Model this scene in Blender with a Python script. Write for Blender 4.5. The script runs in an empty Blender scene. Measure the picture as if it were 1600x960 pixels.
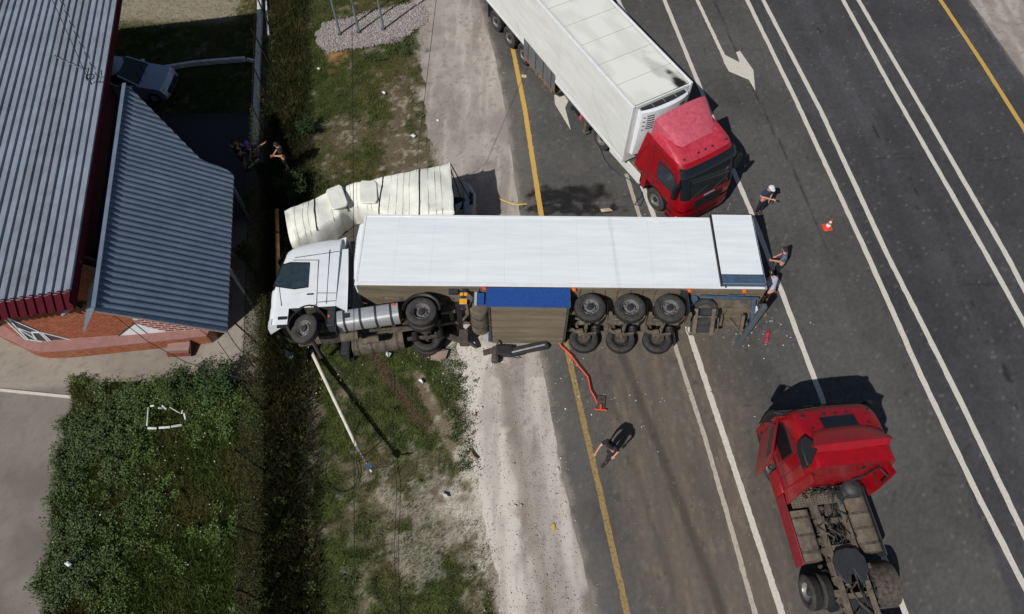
import bpy, math, random
import numpy as np
from mathutils import Vector, Matrix, Euler
random.seed(7); rng = np.random.default_rng(7)
sc = bpy.context.scene; C = sc.collection
R = math.radians; PI = math.pi
# ------------------------------------------------------------ camera, sky, sun, exposure
F = 1067.0; TILT = R(29.7); CH = 21.5
cam = bpy.data.cameras.new('camera'); co = bpy.data.objects.new('camera', cam); C.objects.link(co)
cam.sensor_width = 36; cam.lens = F / 1600 * 36; cam.clip_end = 3000; cam.clip_start = .1
co.location = (0, 0, CH); co.rotation_euler = (TILT, 0, 0); sc.camera = co
SUN_EL = 46.0; SH_AZ = 39.0                       # shadows run 39 degrees east of north
w = bpy.data.worlds.new('World'); sc.world = w; w.use_nodes = True
nt = w.node_tree; bg = nt.nodes['Background']; sky = nt.nodes.new('ShaderNodeTexSky')
sky.sky_type = 'NISHITA'; sky.sun_disc = False; sky.sun_elevation = R(SUN_EL); sky.sun_rotation = R(SH_AZ + 180)
nt.links.new(sky.outputs[0], bg.inputs[0]); bg.inputs[1].default_value = .05
sun = bpy.data.lights.new('sun', 'SUN'); sun.energy = 4.3; sun.angle = R(.5); sun.color = (1, .965, .91)
so = bpy.data.objects.new('sun', sun); C.objects.link(so)
LD = Vector((math.sin(R(SH_AZ)) * math.cos(R(SUN_EL)), math.cos(R(SH_AZ)) * math.cos(R(SUN_EL)), -math.sin(R(SUN_EL))))
so.rotation_euler = LD.to_track_quat('-Z', 'Y').to_euler(); so.location = (-20, -20, 40)
sc.view_settings.view_transform = 'Standard'; sc.view_settings.look = 'None'
sc.view_settings.exposure = -.1; sc.view_settings.gamma = 1
# ------------------------------------------------------------ helpers
_c, _s = math.cos(TILT), math.sin(TILT)
def ray(u, v):
    a, b = (u - 800) / F, -(v - 480) / F
    return Vector((a, b * _c + _s, b * _s - _c))
def at(u, v, z=0.0):                               # survey: a point seen at (u, v) that lies z metres up
    d = ray(u, v); t = (z - CH) / d.z
    return Vector((d.x * t, d.y * t, z))
def onplane(u, v, p, n):
    d = ray(u, v); o = Vector((0, 0, CH)); return o + d * ((p - o).dot(n) / d.dot(n))
def lin(c): c = c / 255; return c / 12.92 if c <= .04045 else ((c + .055) / 1.055) ** 2.4
def rgb(r, g, b): return (lin(r), lin(g), lin(b))
def hsh(ix, iy, s):
    n = (ix.astype(np.int64) * 374761393 + iy.astype(np.int64) * 668265263 + s * 1442695041) & 0xffffffff
    n = ((n ^ (n >> 13)) * 1274126177) & 0xffffffff
    return ((n ^ (n >> 16)) & 0xffff) / 65535.0
def vnoise(x, y, s=0):
    ix, iy = np.floor(x), np.floor(y); fx, fy = x - ix, y - iy
    fx = fx * fx * (3 - 2 * fx); fy = fy * fy * (3 - 2 * fy)
    a, b, c, d = hsh(ix, iy, s), hsh(ix + 1, iy, s), hsh(ix, iy + 1, s), hsh(ix + 1, iy + 1, s)
    return (a * (1 - fx) + b * fx) * (1 - fy) + (c * (1 - fx) + d * fx) * fy
def fbm(x, y, sc_=1.0, o=4, s=0):
    r = 0; a = .5; t = 0
    for i in range(o): r = r + a * vnoise(x * sc_, y * sc_, s + i); t += a; a *= .55; sc_ *= 2.03
    return r / t
def sm(a, b, x): t = np.clip((x - a) / (b - a + 1e-9), 0, 1); return t * t * (3 - 2 * t)
def mixc(a, b, t): return a * (1 - t[..., None]) + b * t[..., None]
def col(*c): return np.array(rgb(*c))
def pxline(pts, z=0):                              # polyline of surveyed points -> x as a function of y
    P = sorted([(at(*p, z).y, at(*p, z).x) for p in pts]); ys = [p[0] for p in P]; xs = [p[1] for p in P]
    k0 = (xs[1] - xs[0]) / (ys[1] - ys[0]); k1 = (xs[-1] - xs[-2]) / (ys[-1] - ys[-2])
    def f(y):
        y = np.asarray(y, float); r = np.interp(y, ys, xs)
        r = np.where(y < ys[0], xs[0] + (y - ys[0]) * k0, r); return np.where(y > ys[-1], xs[-1] + (y - ys[-1]) * k1, r)
    return f
def inpoly(x, y, poly):
    r = np.zeros(x.shape, bool); n = len(poly)
    for i in range(n):
        x0, y0 = poly[i][:2]; x1, y1 = poly[(i + 1) % n][:2]
        c = ((y0 > y) != (y1 > y)) & (x < (x1 - x0) * (y - y0) / ((y1 - y0) or 1e-9) + x0); r ^= c
    return r
def pj(x, y, z=0):                                 # world to photo pixel (only to lay out ground colour regions)
    d = y * _s + (CH - z) * _c; a = y * _c - (CH - z) * _s
    d = np.maximum(d, 1.); return 800 + F * x / d, 480 - F * a / d
def blob(x, y, cx, cy, rx, ry, k=.35, s=0, ang=0):
    dx, dy = x - cx, y - cy; ca, sa = math.cos(ang), math.sin(ang)
    q = np.sqrt(((dx * ca + dy * sa) / rx) ** 2 + ((-dx * sa + dy * ca) / ry) ** 2)
    return np.clip((1.15 - q + (fbm(x, y, 2.2, 4, s) - .5) * k * 3) * 2.2, 0, 1)
# ---- materials
def mat(name, c, rough=.6, metal=0, noise=0, nscale=8, bump=0, bscale=60, spec=.5, c2=None, attr=None, coat=0, trans=0, streak=None, scuff=False):
    m = bpy.data.materials.new(name); m.use_nodes = True; t = m.node_tree; N = t.nodes; L = t.links
    b = N['Principled BSDF']; b.inputs['Roughness'].default_value = rough; b.inputs['Metallic'].default_value = metal
    b.inputs['Specular IOR Level'].default_value = spec; b.inputs['Coat Weight'].default_value = coat
    b.inputs['Base Color'].default_value = (*c, 1)
    if trans: b.inputs['Transmission Weight'].default_value = trans
    g = N.new('ShaderNodeNewGeometry'); tc = N.new('ShaderNodeTexCoord'); src = None
    if attr:
        a = N.new('ShaderNodeAttribute'); a.attribute_name = attr; src = a.outputs['Color']
    if noise or c2:
        nz = N.new('ShaderNodeTexNoise'); nz.inputs['Scale'].default_value = nscale; nz.inputs['Detail'].default_value = 9; nz.inputs['Roughness'].default_value = .65
        if streak:
            mp = N.new('ShaderNodeMapping'); mp.inputs['Scale'].default_value = streak; L.new(tc.outputs['Object'], mp.inputs[0]); L.new(mp.outputs[0], nz.inputs[0])
        else: L.new(tc.outputs['Object'], nz.inputs[0])
        mx = N.new('ShaderNodeMix'); mx.data_type = 'RGBA'
        if attr:
            mr = N.new('ShaderNodeMapRange'); mr.inputs[1].default_value = .25; mr.inputs[2].default_value = .75
            mr.inputs[3].default_value = 1 - noise; mr.inputs[4].default_value = 1 + noise; L.new(nz.outputs[0], mr.inputs[0])
            mx.blend_type = 'MULTIPLY'; mx.inputs[0].default_value = 1; L.new(src, mx.inputs[6]); L.new(mr.outputs[0], mx.inputs[7])
        else:
            mr = N.new('ShaderNodeMapRange'); mr.inputs[1].default_value = .35; mr.inputs[2].default_value = .68; L.new(nz.outputs[0], mr.inputs[0]); L.new(mr.outputs[0], mx.inputs[0])
            k = c2 or tuple(x * (1 - noise) for x in c); mx.inputs[6].default_value = (*c, 1); mx.inputs[7].default_value = (*k, 1)
        src = mx.outputs[2]
    if scuff:                                       # thin grey scratches and grime left on the skin
        m3 = N.new('ShaderNodeMapping'); m3.inputs['Scale'].default_value = (.9, 1, 9); m3.inputs['Rotation'].default_value = (0, R(12), 0); L.new(tc.outputs['Object'], m3.inputs[0])
        n3 = N.new('ShaderNodeTexNoise'); n3.inputs['Scale'].default_value = 2.2; n3.inputs['Detail'].default_value = 12; n3.inputs['Roughness'].default_value = .75; L.new(m3.outputs[0], n3.inputs[0])
        r3 = N.new('ShaderNodeMapRange'); r3.inputs[1].default_value = .60; r3.inputs[2].default_value = .80; r3.inputs[4].default_value = .55; L.new(n3.outputs[0], r3.inputs[0])
        x3 = N.new('ShaderNodeMix'); x3.data_type = 'RGBA'; L.new(r3.outputs[0], x3.inputs[0]); L.new(src, x3.inputs[6]); x3.inputs[7].default_value = (*[k * .5 for k in c], 1); src = x3.outputs[2]
    if src is not None: L.new(src, b.inputs['Base Color'])
    if bump:
        n2 = N.new('ShaderNodeTexNoise'); n2.inputs['Scale'].default_value = bscale; n2.inputs['Detail'].default_value = 6; L.new(tc.outputs['Object'], n2.inputs[0])
        bp = N.new('ShaderNodeBump'); bp.inputs['Strength'].default_value = bump; bp.inputs['Distance'].default_value = .02
        L.new(n2.outputs[0], bp.inputs['Height']); L.new(bp.outputs[0], b.inputs['Normal'])
    return m
M = {}
M['ground'] = mat('ground_soil', (.1, .1, .06), .95, attr='Col', noise=.42, nscale=26, bump=.9, bscale=22, spec=.1)
M['asphalt'] = mat('asphalt', (.05, .05, .05), .88, attr='Col', noise=.3, nscale=45, bump=.5, bscale=70, spec=.25)
M['pave'] = mat('pale_paving', (.3, .3, .3), .9, attr='Col', noise=.2, nscale=30, bump=.5, bscale=50, spec=.2)
M['grass'] = mat('grass_blades', (.08, .1, .03), .8, attr='Col', spec=.15)
M['paint_w'] = mat('road_paint_white', rgb(205, 200, 188), .75, noise=.28, nscale=14, c2=rgb(160, 155, 146))
M['paint_y'] = mat('road_paint_yellow', rgb(188, 150, 66), .75, noise=.3, nscale=10, c2=rgb(150, 122, 66))
M['white'] = mat('white_truck_paint', rgb(226, 229, 232), .32, c2=rgb(214, 218, 222), nscale=3, coat=.3)
M['panel'] = mat('white_trailer_skin', rgb(228, 233, 236), .42, c2=rgb(214, 220, 224), nscale=1.2, streak=(.4, 1, 4), scuff=True)
M['panel2'] = mat('grimy_white_trailer_skin', rgb(222, 224, 222), .5, c2=rgb(206, 207, 202), nscale=1.4, streak=(.5, 1, 3))
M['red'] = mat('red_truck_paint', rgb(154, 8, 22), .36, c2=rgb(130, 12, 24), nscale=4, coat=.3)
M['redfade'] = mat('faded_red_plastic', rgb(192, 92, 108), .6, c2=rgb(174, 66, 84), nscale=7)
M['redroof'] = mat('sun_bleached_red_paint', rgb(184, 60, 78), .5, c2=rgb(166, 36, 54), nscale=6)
M['fence'] = mat('dull_fence_steel', rgb(46, 42, 34), .95, c2=rgb(32, 30, 25), nscale=9, spec=.1)
M['reddark'] = mat('dusty_red_paint', rgb(140, 26, 38), .6, c2=rgb(112, 30, 36), nscale=6)
M['black'] = mat('black_plastic', rgb(30, 31, 33), .6, noise=.3, nscale=12)
M['darkgrey'] = mat('dark_grey_steel', rgb(52, 54, 58), .6, c2=rgb(38, 38, 40), nscale=9)
M['rubber'] = mat('tyre_rubber', rgb(50, 50, 51), .85, c2=rgb(72, 69, 66), nscale=7, bump=.3, bscale=30, spec=.2)
M['tread'] = mat('tyre_tread', rgb(34, 34, 35), .9, c2=rgb(52, 49, 47), nscale=9, spec=.2)
M['rim'] = mat('steel_wheel', rgb(150, 150, 150), .42, .4, c2=rgb(96, 92, 88), nscale=14)
M['hub'] = mat('hub_steel', rgb(58, 60, 64), .5, .3, noise=.3)
M['alu'] = mat('brushed_aluminium', rgb(196, 198, 202), .42, .45, c2=rgb(168, 168, 170), nscale=3, streak=(1, 6, 6))
M['dirty'] = mat('road_dirt_on_steel', rgb(114, 104, 92), .9, c2=rgb(76, 69, 62), nscale=4, bump=.3, bscale=20, spec=.2)
M['dirtyd'] = mat('oily_chassis_dirt', rgb(92, 84, 76), .88, c2=rgb(48, 45, 42), nscale=9, bump=.4, bscale=26, spec=.25)
M['under'] = mat('dusty_box_underside', rgb(126, 114, 98), .95, c2=rgb(98, 90, 78), nscale=1.6, streak=(.4, 2.5, 2.5), spec=.1)
M['blue'] = mat('blue_panel_paint', rgb(36, 78, 150), .5, c2=rgb(30, 66, 130), nscale=12)
M['bluegrey'] = mat('blue_grey_steel', rgb(74, 96, 120), .45, .1, c2=rgb(60, 78, 98), nscale=6)
M['glass'] = mat('dark_glass', rgb(26, 30, 34), .08, spec=.8)
M['glass2'] = mat('side_glass', rgb(52, 66, 74), .12, spec=.8, c2=rgb(38, 50, 58), nscale=4)
M['amber'] = mat('amber_lens', rgb(226, 110, 20), .3)
M['redlens'] = mat('red_lens', rgb(196, 20, 24), .3)
M['clear'] = mat('lamp_lens', rgb(190, 194, 198), .15)
M['tarp'] = mat('cream_tarpaulin', rgb(222, 223, 214), .6, c2=rgb(206, 207, 196), nscale=3, bump=.4, bscale=6)
M['tarpseam'] = mat('tarpaulin_seam', rgb(168, 168, 150), .6)
M['strap'] = mat('dark_strap', rgb(40, 42, 38), .7)
M['joint'] = mat('panel_joint_line', rgb(196, 200, 202), .6)
M['roof1'] = mat('grey_roof_sheet', rgb(142, 151, 164), .55, .1, c2=rgb(122, 130, 142), nscale=1.6, scuff=True)
M['roof2'] = mat('blue_grey_roof_sheet', rgb(108, 123, 142), .55, .1, c2=rgb(94, 108, 126), nscale=1.6, scuff=True)
M['roof1b'] = mat('grey_roof_sheet_faded', rgb(136, 143, 154), .6, .05, c2=rgb(114, 120, 130), nscale=2.2, scuff=True)
M['roof2b'] = mat('blue_grey_roof_sheet_faded', rgb(101, 115, 133), .6, .05, c2=rgb(88, 100, 117), nscale=2.2, scuff=True)
M['maroon'] = mat('maroon_sheet_metal', rgb(78, 20, 32), .85, noise=.25, spec=.1)
M['brick'] = mat('brown_brick', rgb(156, 86, 56), .9, c2=rgb(122, 62, 42), nscale=9, bump=.3, bscale=40)
M['brick2'] = mat('orange_brick', rgb(154, 98, 68), .9, c2=rgb(124, 76, 54), nscale=9)
M['brickred'] = mat('red_brick', rgb(136, 62, 56), .9, c2=rgb(112, 48, 44), nscale=9)
M['mortar'] = mat('mortar', rgb(120, 96, 76), .95, noise=.2)
M['mortarw'] = mat('white_mortar', rgb(206, 190, 182), .95, noise=.15)
M['pink'] = mat('pink_render', rgb(142, 102, 96), .95, c2=rgb(122, 90, 86), nscale=5)
M['whitewash'] = mat('whitewashed_concrete', rgb(216, 216, 218), .85, c2=rgb(176, 176, 172), nscale=5, bump=.3)
M['conc'] = mat('concrete', rgb(140, 130, 122), .9, noise=.25, nscale=10)
M['rust'] = mat('rust', rgb(104, 60, 44), .9, c2=rgb(72, 42, 34), nscale=9)
M['pole'] = mat('pale_flaking_pole', rgb(220, 216, 204), .6, c2=rgb(196, 186, 164), nscale=5)
M['poleyel'] = mat('yellow_rusty_pipe', rgb(196, 168, 104), .7, c2=rgb(176, 92, 34), nscale=2.2)
M['galv'] = mat('galvanised_steel', rgb(128, 138, 142), .45, .3, noise=.15)
M['wood'] = mat('weathered_wood', rgb(150, 112, 76), .9, c2=rgb(106, 76, 52), nscale=10)
M['silver'] = mat('silver_car_paint', rgb(168, 178, 196), .3, .2, c2=rgb(160, 170, 188), coat=.4)
M['skin'] = mat('skin', rgb(196, 140, 112), .6, noise=.1)
M['hair'] = mat('dark_hair', rgb(34, 26, 22), .8, noise=.3)
M['leaf'] = mat('leaf', (.05, .08, .02), .7, attr='Col', spec=.2)
M['stone'] = mat('stone', (.3, .3, .3), .9, attr='Col', spec=.2)
M['orange'] = mat('orange_plastic', rgb(222, 70, 34), .55)
M['cable'] = mat('black_cable', rgb(22, 23, 26), .6)
M['cableblue'] = mat('dark_blue_hose', rgb(44, 48, 82), .5)
M['vine'] = mat('dry_vines', rgb(84, 70, 46), .9, attr='Col')
# ---- mesh builder
class MB:
    def __init__(s): s.v = []; s.f = []; s.m = []
    def add(s, vs, fs, m=0):
        k = len(s.v); s.v += [tuple(x) for x in vs]; s.f += [tuple(i + k for i in f) for f in fs]; s.m += [m] * len(fs); return s
    def box(s, x0, x1, y0, y1, z0, z1, m=0, mt=None):
        vs = [Vector((x, y, z)) for x in (x0, x1) for y in (y0, y1) for z in (z0, z1)]
        if mt: vs = [mt @ v for v in vs]
        return s.add(vs, [(0, 1, 3, 2), (4, 6, 7, 5), (0, 4, 5, 1), (2, 3, 7, 6), (0, 2, 6, 4), (1, 5, 7, 3)], m)
    def beam(s, a, b, w_, h, m=0, up=(0, 0, 1)):     # rectangular bar from a to b
        a, b = Vector(a), Vector(b); d = (b - a).normalized(); u = Vector(up); sd = d.cross(u)
        if sd.length < 1e-3: sd = d.cross(Vector((1, 0, 0)))
        sd.normalize(); u = sd.cross(d).normalized(); vs = []
        for p in (a, b):
            for i, j in ((-1, -1), (1, -1), (1, 1), (-1, 1)): vs.append(p + sd * w_ / 2 * i + u * h / 2 * j)
        return s.add(vs, [(0, 1, 2, 3), (7, 6, 5, 4), (0, 4, 5, 1), (1, 5, 6, 2), (2, 6, 7, 3), (3, 7, 4, 0)], m)
    def tube(s, pts, r, n=8, m=0, cap=True):
        pts = [Vector(p) for p in pts]; k = len(pts); vs = []; fs = []; pr = None
        for i, p in enumerate(pts):
            d = (pts[min(i + 1, k - 1)] - pts[max(i - 1, 0)]).normalized()
            if pr is None: pr = d.orthogonal().normalized()
            pr = (pr - d * pr.dot(d)).normalized(); q = d.cross(pr); rr = r[i] if isinstance(r, (list, tuple)) else r
            for j in range(n): a = 2 * PI * j / n; vs.append(p + (pr * math.cos(a) + q * math.sin(a)) * rr)
        for i in range(k - 1):
            for j in range(n): fs.append((i * n + j, i * n + (j + 1) % n, (i + 1) * n + (j + 1) % n, (i + 1) * n + j))
        if cap: fs += [tuple(range(n))[::-1], tuple(range((k - 1) * n, k * n))]
        return s.add(vs, fs, m)
    def lathe(s, prof, c, ax, n=24, m=0, mf=None):   # prof: list of (radius, offset along ax)
        c = Vector(c); ax = Vector(ax).normalized(); p = ax.orthogonal().normalized(); q = ax.cross(p); k = len(prof); vs = []
        for r, h in prof:
            for j in range(n): a = 2 * PI * j / n; vs.append(c + ax * h + (p * math.cos(a) + q * math.sin(a)) * r)
        for i in range(k - 1):
            fs = [(i * n + j, i * n + (j + 1) % n, (i + 1) * n + (j + 1) % n, (i + 1) * n + j) for j in range(n)]
            b = len(s.v)
            if i == 0: base = b; s.v += [tuple(x) for x in vs]
            s.f += [tuple(base + x for x in f) for f in fs]; s.m += [mf[i] if mf else m] * n
        return s
    def prism(s, poly, a0, a1, f, m=0):              # poly 2D, f(x, y, h) -> 3D
        n = len(poly); vs = [f(x, y, a0) for x, y in poly] + [f(x, y, a1) for x, y in poly]
        return s.add(vs, [tuple(range(n)), tuple(range(2 * n - 1, n - 1, -1))] + [(i, i + n, (i + 1) % n + n, (i + 1) % n) for i in range(n)], m)
    def grid(s, P, m=0, flip=False):                 # P[i][j] points
        a, b = len(P), len(P[0]); vs = [p for r in P for p in r]; fs = []
        for i in range(a - 1):
            for j in range(b - 1):
                q = (i * b + j, i * b + j + 1, (i + 1) * b + j + 1, (i + 1) * b + j); fs.append(q[::-1] if flip else q)
        return s.add(vs, fs, m)
    def ball(s, c, r, m=0, n=10, k=7, sc3=(1, 1, 1)):
        P = []
        for i in range(k + 1):
            t = PI * i / k; P.append([(c[0] + r * sc3[0] * math.sin(t) * math.cos(2 * PI * j / n), c[1] + r * sc3[1] * math.sin(t) * math.sin(2 * PI * j / n), c[2] + r * sc3[2] * math.cos(t)) for j in range(n + 1)])
        return s.grid(P, m, True)
def fix_normals(me):
    import bmesh
    bm = bmesh.new(); bm.from_mesh(me); bmesh.ops.recalc_face_normals(bm, faces=bm.faces); bm.to_mesh(me); bm.free()
def obj(name, mb, mats, parent=None, smooth=35, bevel=0, label=None, kind=None, fix=True):
    me = bpy.data.meshes.new(name); me.from_pydata(mb.v, [], mb.f)
    for k in (mats if isinstance(mats, (list, tuple)) else [mats]): me.materials.append(M[k] if isinstance(k, str) else k)
    me.polygons.foreach_set('material_index', mb.m)
    if fix: fix_normals(me)
    if smooth: me.shade_smooth(); me.set_sharp_from_angle(angle=R(smooth))
    o = bpy.data.objects.new(name, me); C.objects.link(o)
    if parent: o.parent = parent
    if bevel:
        b = o.modifiers.new('bevel', 'BEVEL'); b.width = bevel; b.segments = 2; b.limit_method = 'ANGLE'; b.angle_limit = R(40)
    if label: o['label'] = label
    if kind: o['kind'] = kind
    return o
def thing(name, label, cat, loc=(0, 0, 0), rz=0, group=None, mtx=None):
    o = bpy.data.objects.new(name, None); C.objects.link(o); o.empty_display_size = .2
    if mtx is not None: o.matrix_world = mtx
    else: o.location = loc; o.rotation_euler = (0, 0, rz)
    o['label'] = label; o['category'] = cat
    if group: o['group'] = group
    return o
def tag(o, label, cat, group=None):
    o['label'] = label; o['category'] = cat
    if group: o['group'] = group
    return o
def fastmesh(name, V, Fc, mats, cols=None, kind=None, parent=None, smooth=False):
    """V (n,3), Fc (m,k) numpy arrays; cols per vertex (n,3)"""
    me = bpy.data.meshes.new(name); n, (m, k) = len(V), Fc.shape
    me.vertices.add(n); me.vertices.foreach_set('co', np.ascontiguousarray(V, np.float32).ravel())
    me.loops.add(m * k); me.loops.foreach_set('vertex_index', np.ascontiguousarray(Fc, np.int32).ravel())
    me.polygons.add(m); me.polygons.foreach_set('loop_start', np.arange(0, m * k, k, dtype=np.int32))
    me.update(calc_edges=True); me.validate()
    if cols is not None:
        a = me.color_attributes.new('Col', 'FLOAT_COLOR', 'POINT'); q = np.ones((n, 4), np.float32); q[:, :3] = np.clip(cols, 0, 1); a.data.foreach_set('color', q.ravel())
    me.materials.append(M[mats])
    if smooth: me.shade_smooth()
    o = bpy.data.objects.new(name, me); C.objects.link(o)
    if kind: o['kind'] = kind
    if parent: o.parent = parent
    return o
def sheet(name, ys, XS, z, colf, matn, relief=None):
    """XS: array (rows, cols) of x for every y row"""
    Y = np.repeat(ys[:, None], XS.shape[1], 1); r, c = XS.shape; Z = np.full_like(Y, z)
    if relief is not None: Z = Z + relief(XS, Y)
    V = np.stack([XS, Y, Z], -1).reshape(-1, 3); I = np.arange(r * c).reshape(r, c)
    Fc = np.stack([I[:-1, :-1], I[:-1, 1:], I[1:, 1:], I[1:, :-1]], -1).reshape(-1, 4)
    return fastmesh(name, V, Fc, matn, colf(XS, Y).reshape(-1, 3), 'structure', smooth=True)
def rows(a, b, st, far0=None, far1=None):
    y = np.arange(a, b, st)
    if far0 is not None: y = np.concatenate([np.linspace(far0, a - st, 14), y])
    if far1 is not None: y = np.concatenate([y, np.linspace(b + st, far1, 14)])
    return y
# ------------------------------------------------------------ SETTING
roadL = pxline([(748, 0), (770, 75), (786, 150), (800, 250), (812, 333), (843, 555), (858, 630), (878, 740), (903, 850), (930, 960)])
roadR = pxline([(1515, 0), (1600, 120)])
grassE = pxline([(652, 0), (657, 60), (664, 150), (674, 220), (690, 262), (716, 530), (738, 690), (762, 820), (788, 960)])
fenceX = pxline([(422, 165), (415, 645)])
weedW = pxline([(115, 618), (100, 700), (92, 800), (72, 900), (66, 960)])
yl = pxline([(795, 45), (820, 170), (845, 333), (888, 555), (912, 660), (940, 780), (980, 960)])
B2L = pxline([(1007, 300), (1019, 331), (1077, 520), (1150, 740), (1222, 960)])
def ragged(y, s, amp=.25): return (fbm(y, y * 0 + s, 1.4, 5, s) - .5) * 2 * amp
def veg(x, y):
    """how much grass stands at a ground point (0..1)"""
    u, v = pj(x, y); n = fbm(x, y, .9, 5, 3); n2 = fbm(x, y, 3.0, 4, 9)
    g = sm(.12, .42, n * .6 + n2 * .5 - .12)
    edge = grassE(y) + (fbm(x, y, 1.3, 5, 21) - .5) * 1.5
    g *= sm(-.1, .5, edge - x)
    # bare, dry places
    dry = blob(x, y, -4.9, 22.4, .5, 2.6, .6, 31) * .8 + blob(x, y, -6.9, 20.7, .9, 1.1, .6, 32) * .6 + blob(x, y, -4.2, 19.2, 1.1, 3.2, .8, 33) * .85
    dry += blob(x, y, -6.55, 6.4, .3, 1.8, .7, 35) * .8 + blob(x, y, -6.9, 8.6, .25, 1.0, .6, 36) * .8 + blob(x, y, -2.2, 7.6, .22, 2.2, .6, 37, R(28)) + blob(x, y, -1.7, 4.9, .8, 1.0, .8, 38, R(30)) * .8
    dry += blob(x, y, -3.5, 5.6, 1.5, 1.3, 1.5, 39) * .35
    dry += blob(x, y, -8.3, 26.2, .5, 1.2, .5, 41)
    g *= 1 - np.clip(dry, 0, .95)
    return np.clip(g, 0, 1)
def ground_col(x, y):
    g = veg(x, y); n = fbm(x, y, .6, 4, 5); n2 = fbm(x, y, 4.5, 4, 6)
    soil = mixc(col(128, 116, 98), col(98, 86, 70), sm(.35, .65, n)); soil = mixc(soil, col(164, 156, 146), sm(.56, .72, n2) * .8)
    gr = mixc(col(48, 56, 30), col(74, 82, 44), sm(.35, .7, n2)); gr = mixc(gr, col(94, 84, 58), sm(.5, .75, n) * .6)
    c = mixc(soil, gr, g)
    pale = col(170, 162, 154); e = grassE(y) + (fbm(x, y, 1.3, 5, 21) - .5) * 1.2
    c = mixc(c, pale, sm(-.35, .2, x - e) * .9)
    # powder-pale spill below the trailer, brown rut
    c = mixc(c, col(196, 188, 176), np.clip(blob(x, y, -1.5, 9.9, .55, 1.0, .6, 51, R(20)) + blob(x, y, -1.0, 5.4, .7, 2.2, .9, 52, R(12)) * .7 + blob(x, y, -2.6, 4.9, 1.3, 1.2, 1.6, 53) * .32 + blob(x, y, -6.7, 6.6, .2, 1.6, .8, 54) * .5, 0, .8))
    rut = sm(.26, .08, np.abs((x + 4.5) * .80 + (y - 9.9) * .60 + (fbm(x, y, 2, 3, 60) - .5) * .25)) * (y < 10.6) * sm(7.2, 8., y)
    c = mixc(c, col(86, 68, 58), rut * .9)
    # fence shade painted into the soil along the fence, ochre rim of the gravel bed
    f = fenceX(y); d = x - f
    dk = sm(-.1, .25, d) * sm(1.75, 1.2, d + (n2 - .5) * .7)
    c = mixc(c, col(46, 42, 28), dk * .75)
    c = mixc(c, col(150, 112, 70), blob(x, y, -8.1, 26.1, .55, 1.3, .4, 71) * .8)
    # behind the low wall (north west corner): lawn with a bare patch
    c = mixc(c, col(150, 140, 122), sm(-12.8, -13.6, x + (n2 - .5) * 3) * sm(27.4, 28.4, y) * .8)
    return c
xs = np.concatenate([np.linspace(-400, -28, 12), np.arange(-27, 1.2, .085), np.linspace(1.6, 30, 30), np.linspace(40, 400, 12)])
ys = rows(-1, 34, .085, -300, 500)
def relief(x, y): return (fbm(x, y, 1.2, 4, 11) - .5) * -.05 * (x < 0) - .03 * (x < 0) - .02
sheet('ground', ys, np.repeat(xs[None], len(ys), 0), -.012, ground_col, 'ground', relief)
# pale verge
def verge_col(x, y):
    n = fbm(x, y, .7, 5, 14); n2 = fbm(x * 3, y * .4, 1.2, 4, 15); n3 = fbm(x, y, 7, 3, 16)
    c = mixc(col(160, 152, 146), col(140, 131, 125), sm(.35, .65, n)); c = mixc(c, col(182, 174, 166), sm(.45, .75, n2) * .6)
    c = mixc(c, col(116, 106, 98), sm(.62, .74, n3) * .5)
    sp = np.clip(blob(x, y, -1.5, 10.2, .9, 1.6, .5, 51, R(15)) + blob(x, y, -.9, 6.6, .75, 3.2, .9, 81, R(14)) * .8 + sm(.5, .1, np.abs(x - (roadL(y) - .25))) * (y < 9.5) * .5, 0, .9)
    chalk = sm(1.5, .5, x - grassE(y) + (n - .5) * 1.6) * sm(11.6, 10.6, y) * .85; c = mixc(c, col(206, 200, 190), np.maximum(sp, chalk) * (.55 + .45 * sm(.35, .6, n2)))
    tr = sm(.3, .1, np.abs(x - (roadL(y) - 1.35) + (n - .5) * .3)) * (y < 10) * .55
    c = mixc(c, col(130, 120, 108), tr)
    c = mixc(c, col(90, 78, 62), blob(x, y, 1.75, 6.3, .2, 2.0, .4, 82, R(8)) * .75 + blob(x, y, 2.3, 2.4, .3, .5, .4, 83) * .7)
    return c
ys2 = rows(0, 34, .09, -200, 400)
a = grassE(ys2) + ragged(ys2, 5, .25); b = roadL(ys2) + .2; tcol = np.linspace(0, 1, 44)
sheet('left_verge', ys2, a[:, None] + (b - a)[:, None] * tcol, -.004, verge_col, 'pave')
a = roadR(ys2) - .1; b = a + 5.5
sheet('right_verge', ys2, a[:, None] + (b - a)[:, None] * tcol, -.004, verge_col, 'pave')
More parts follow.
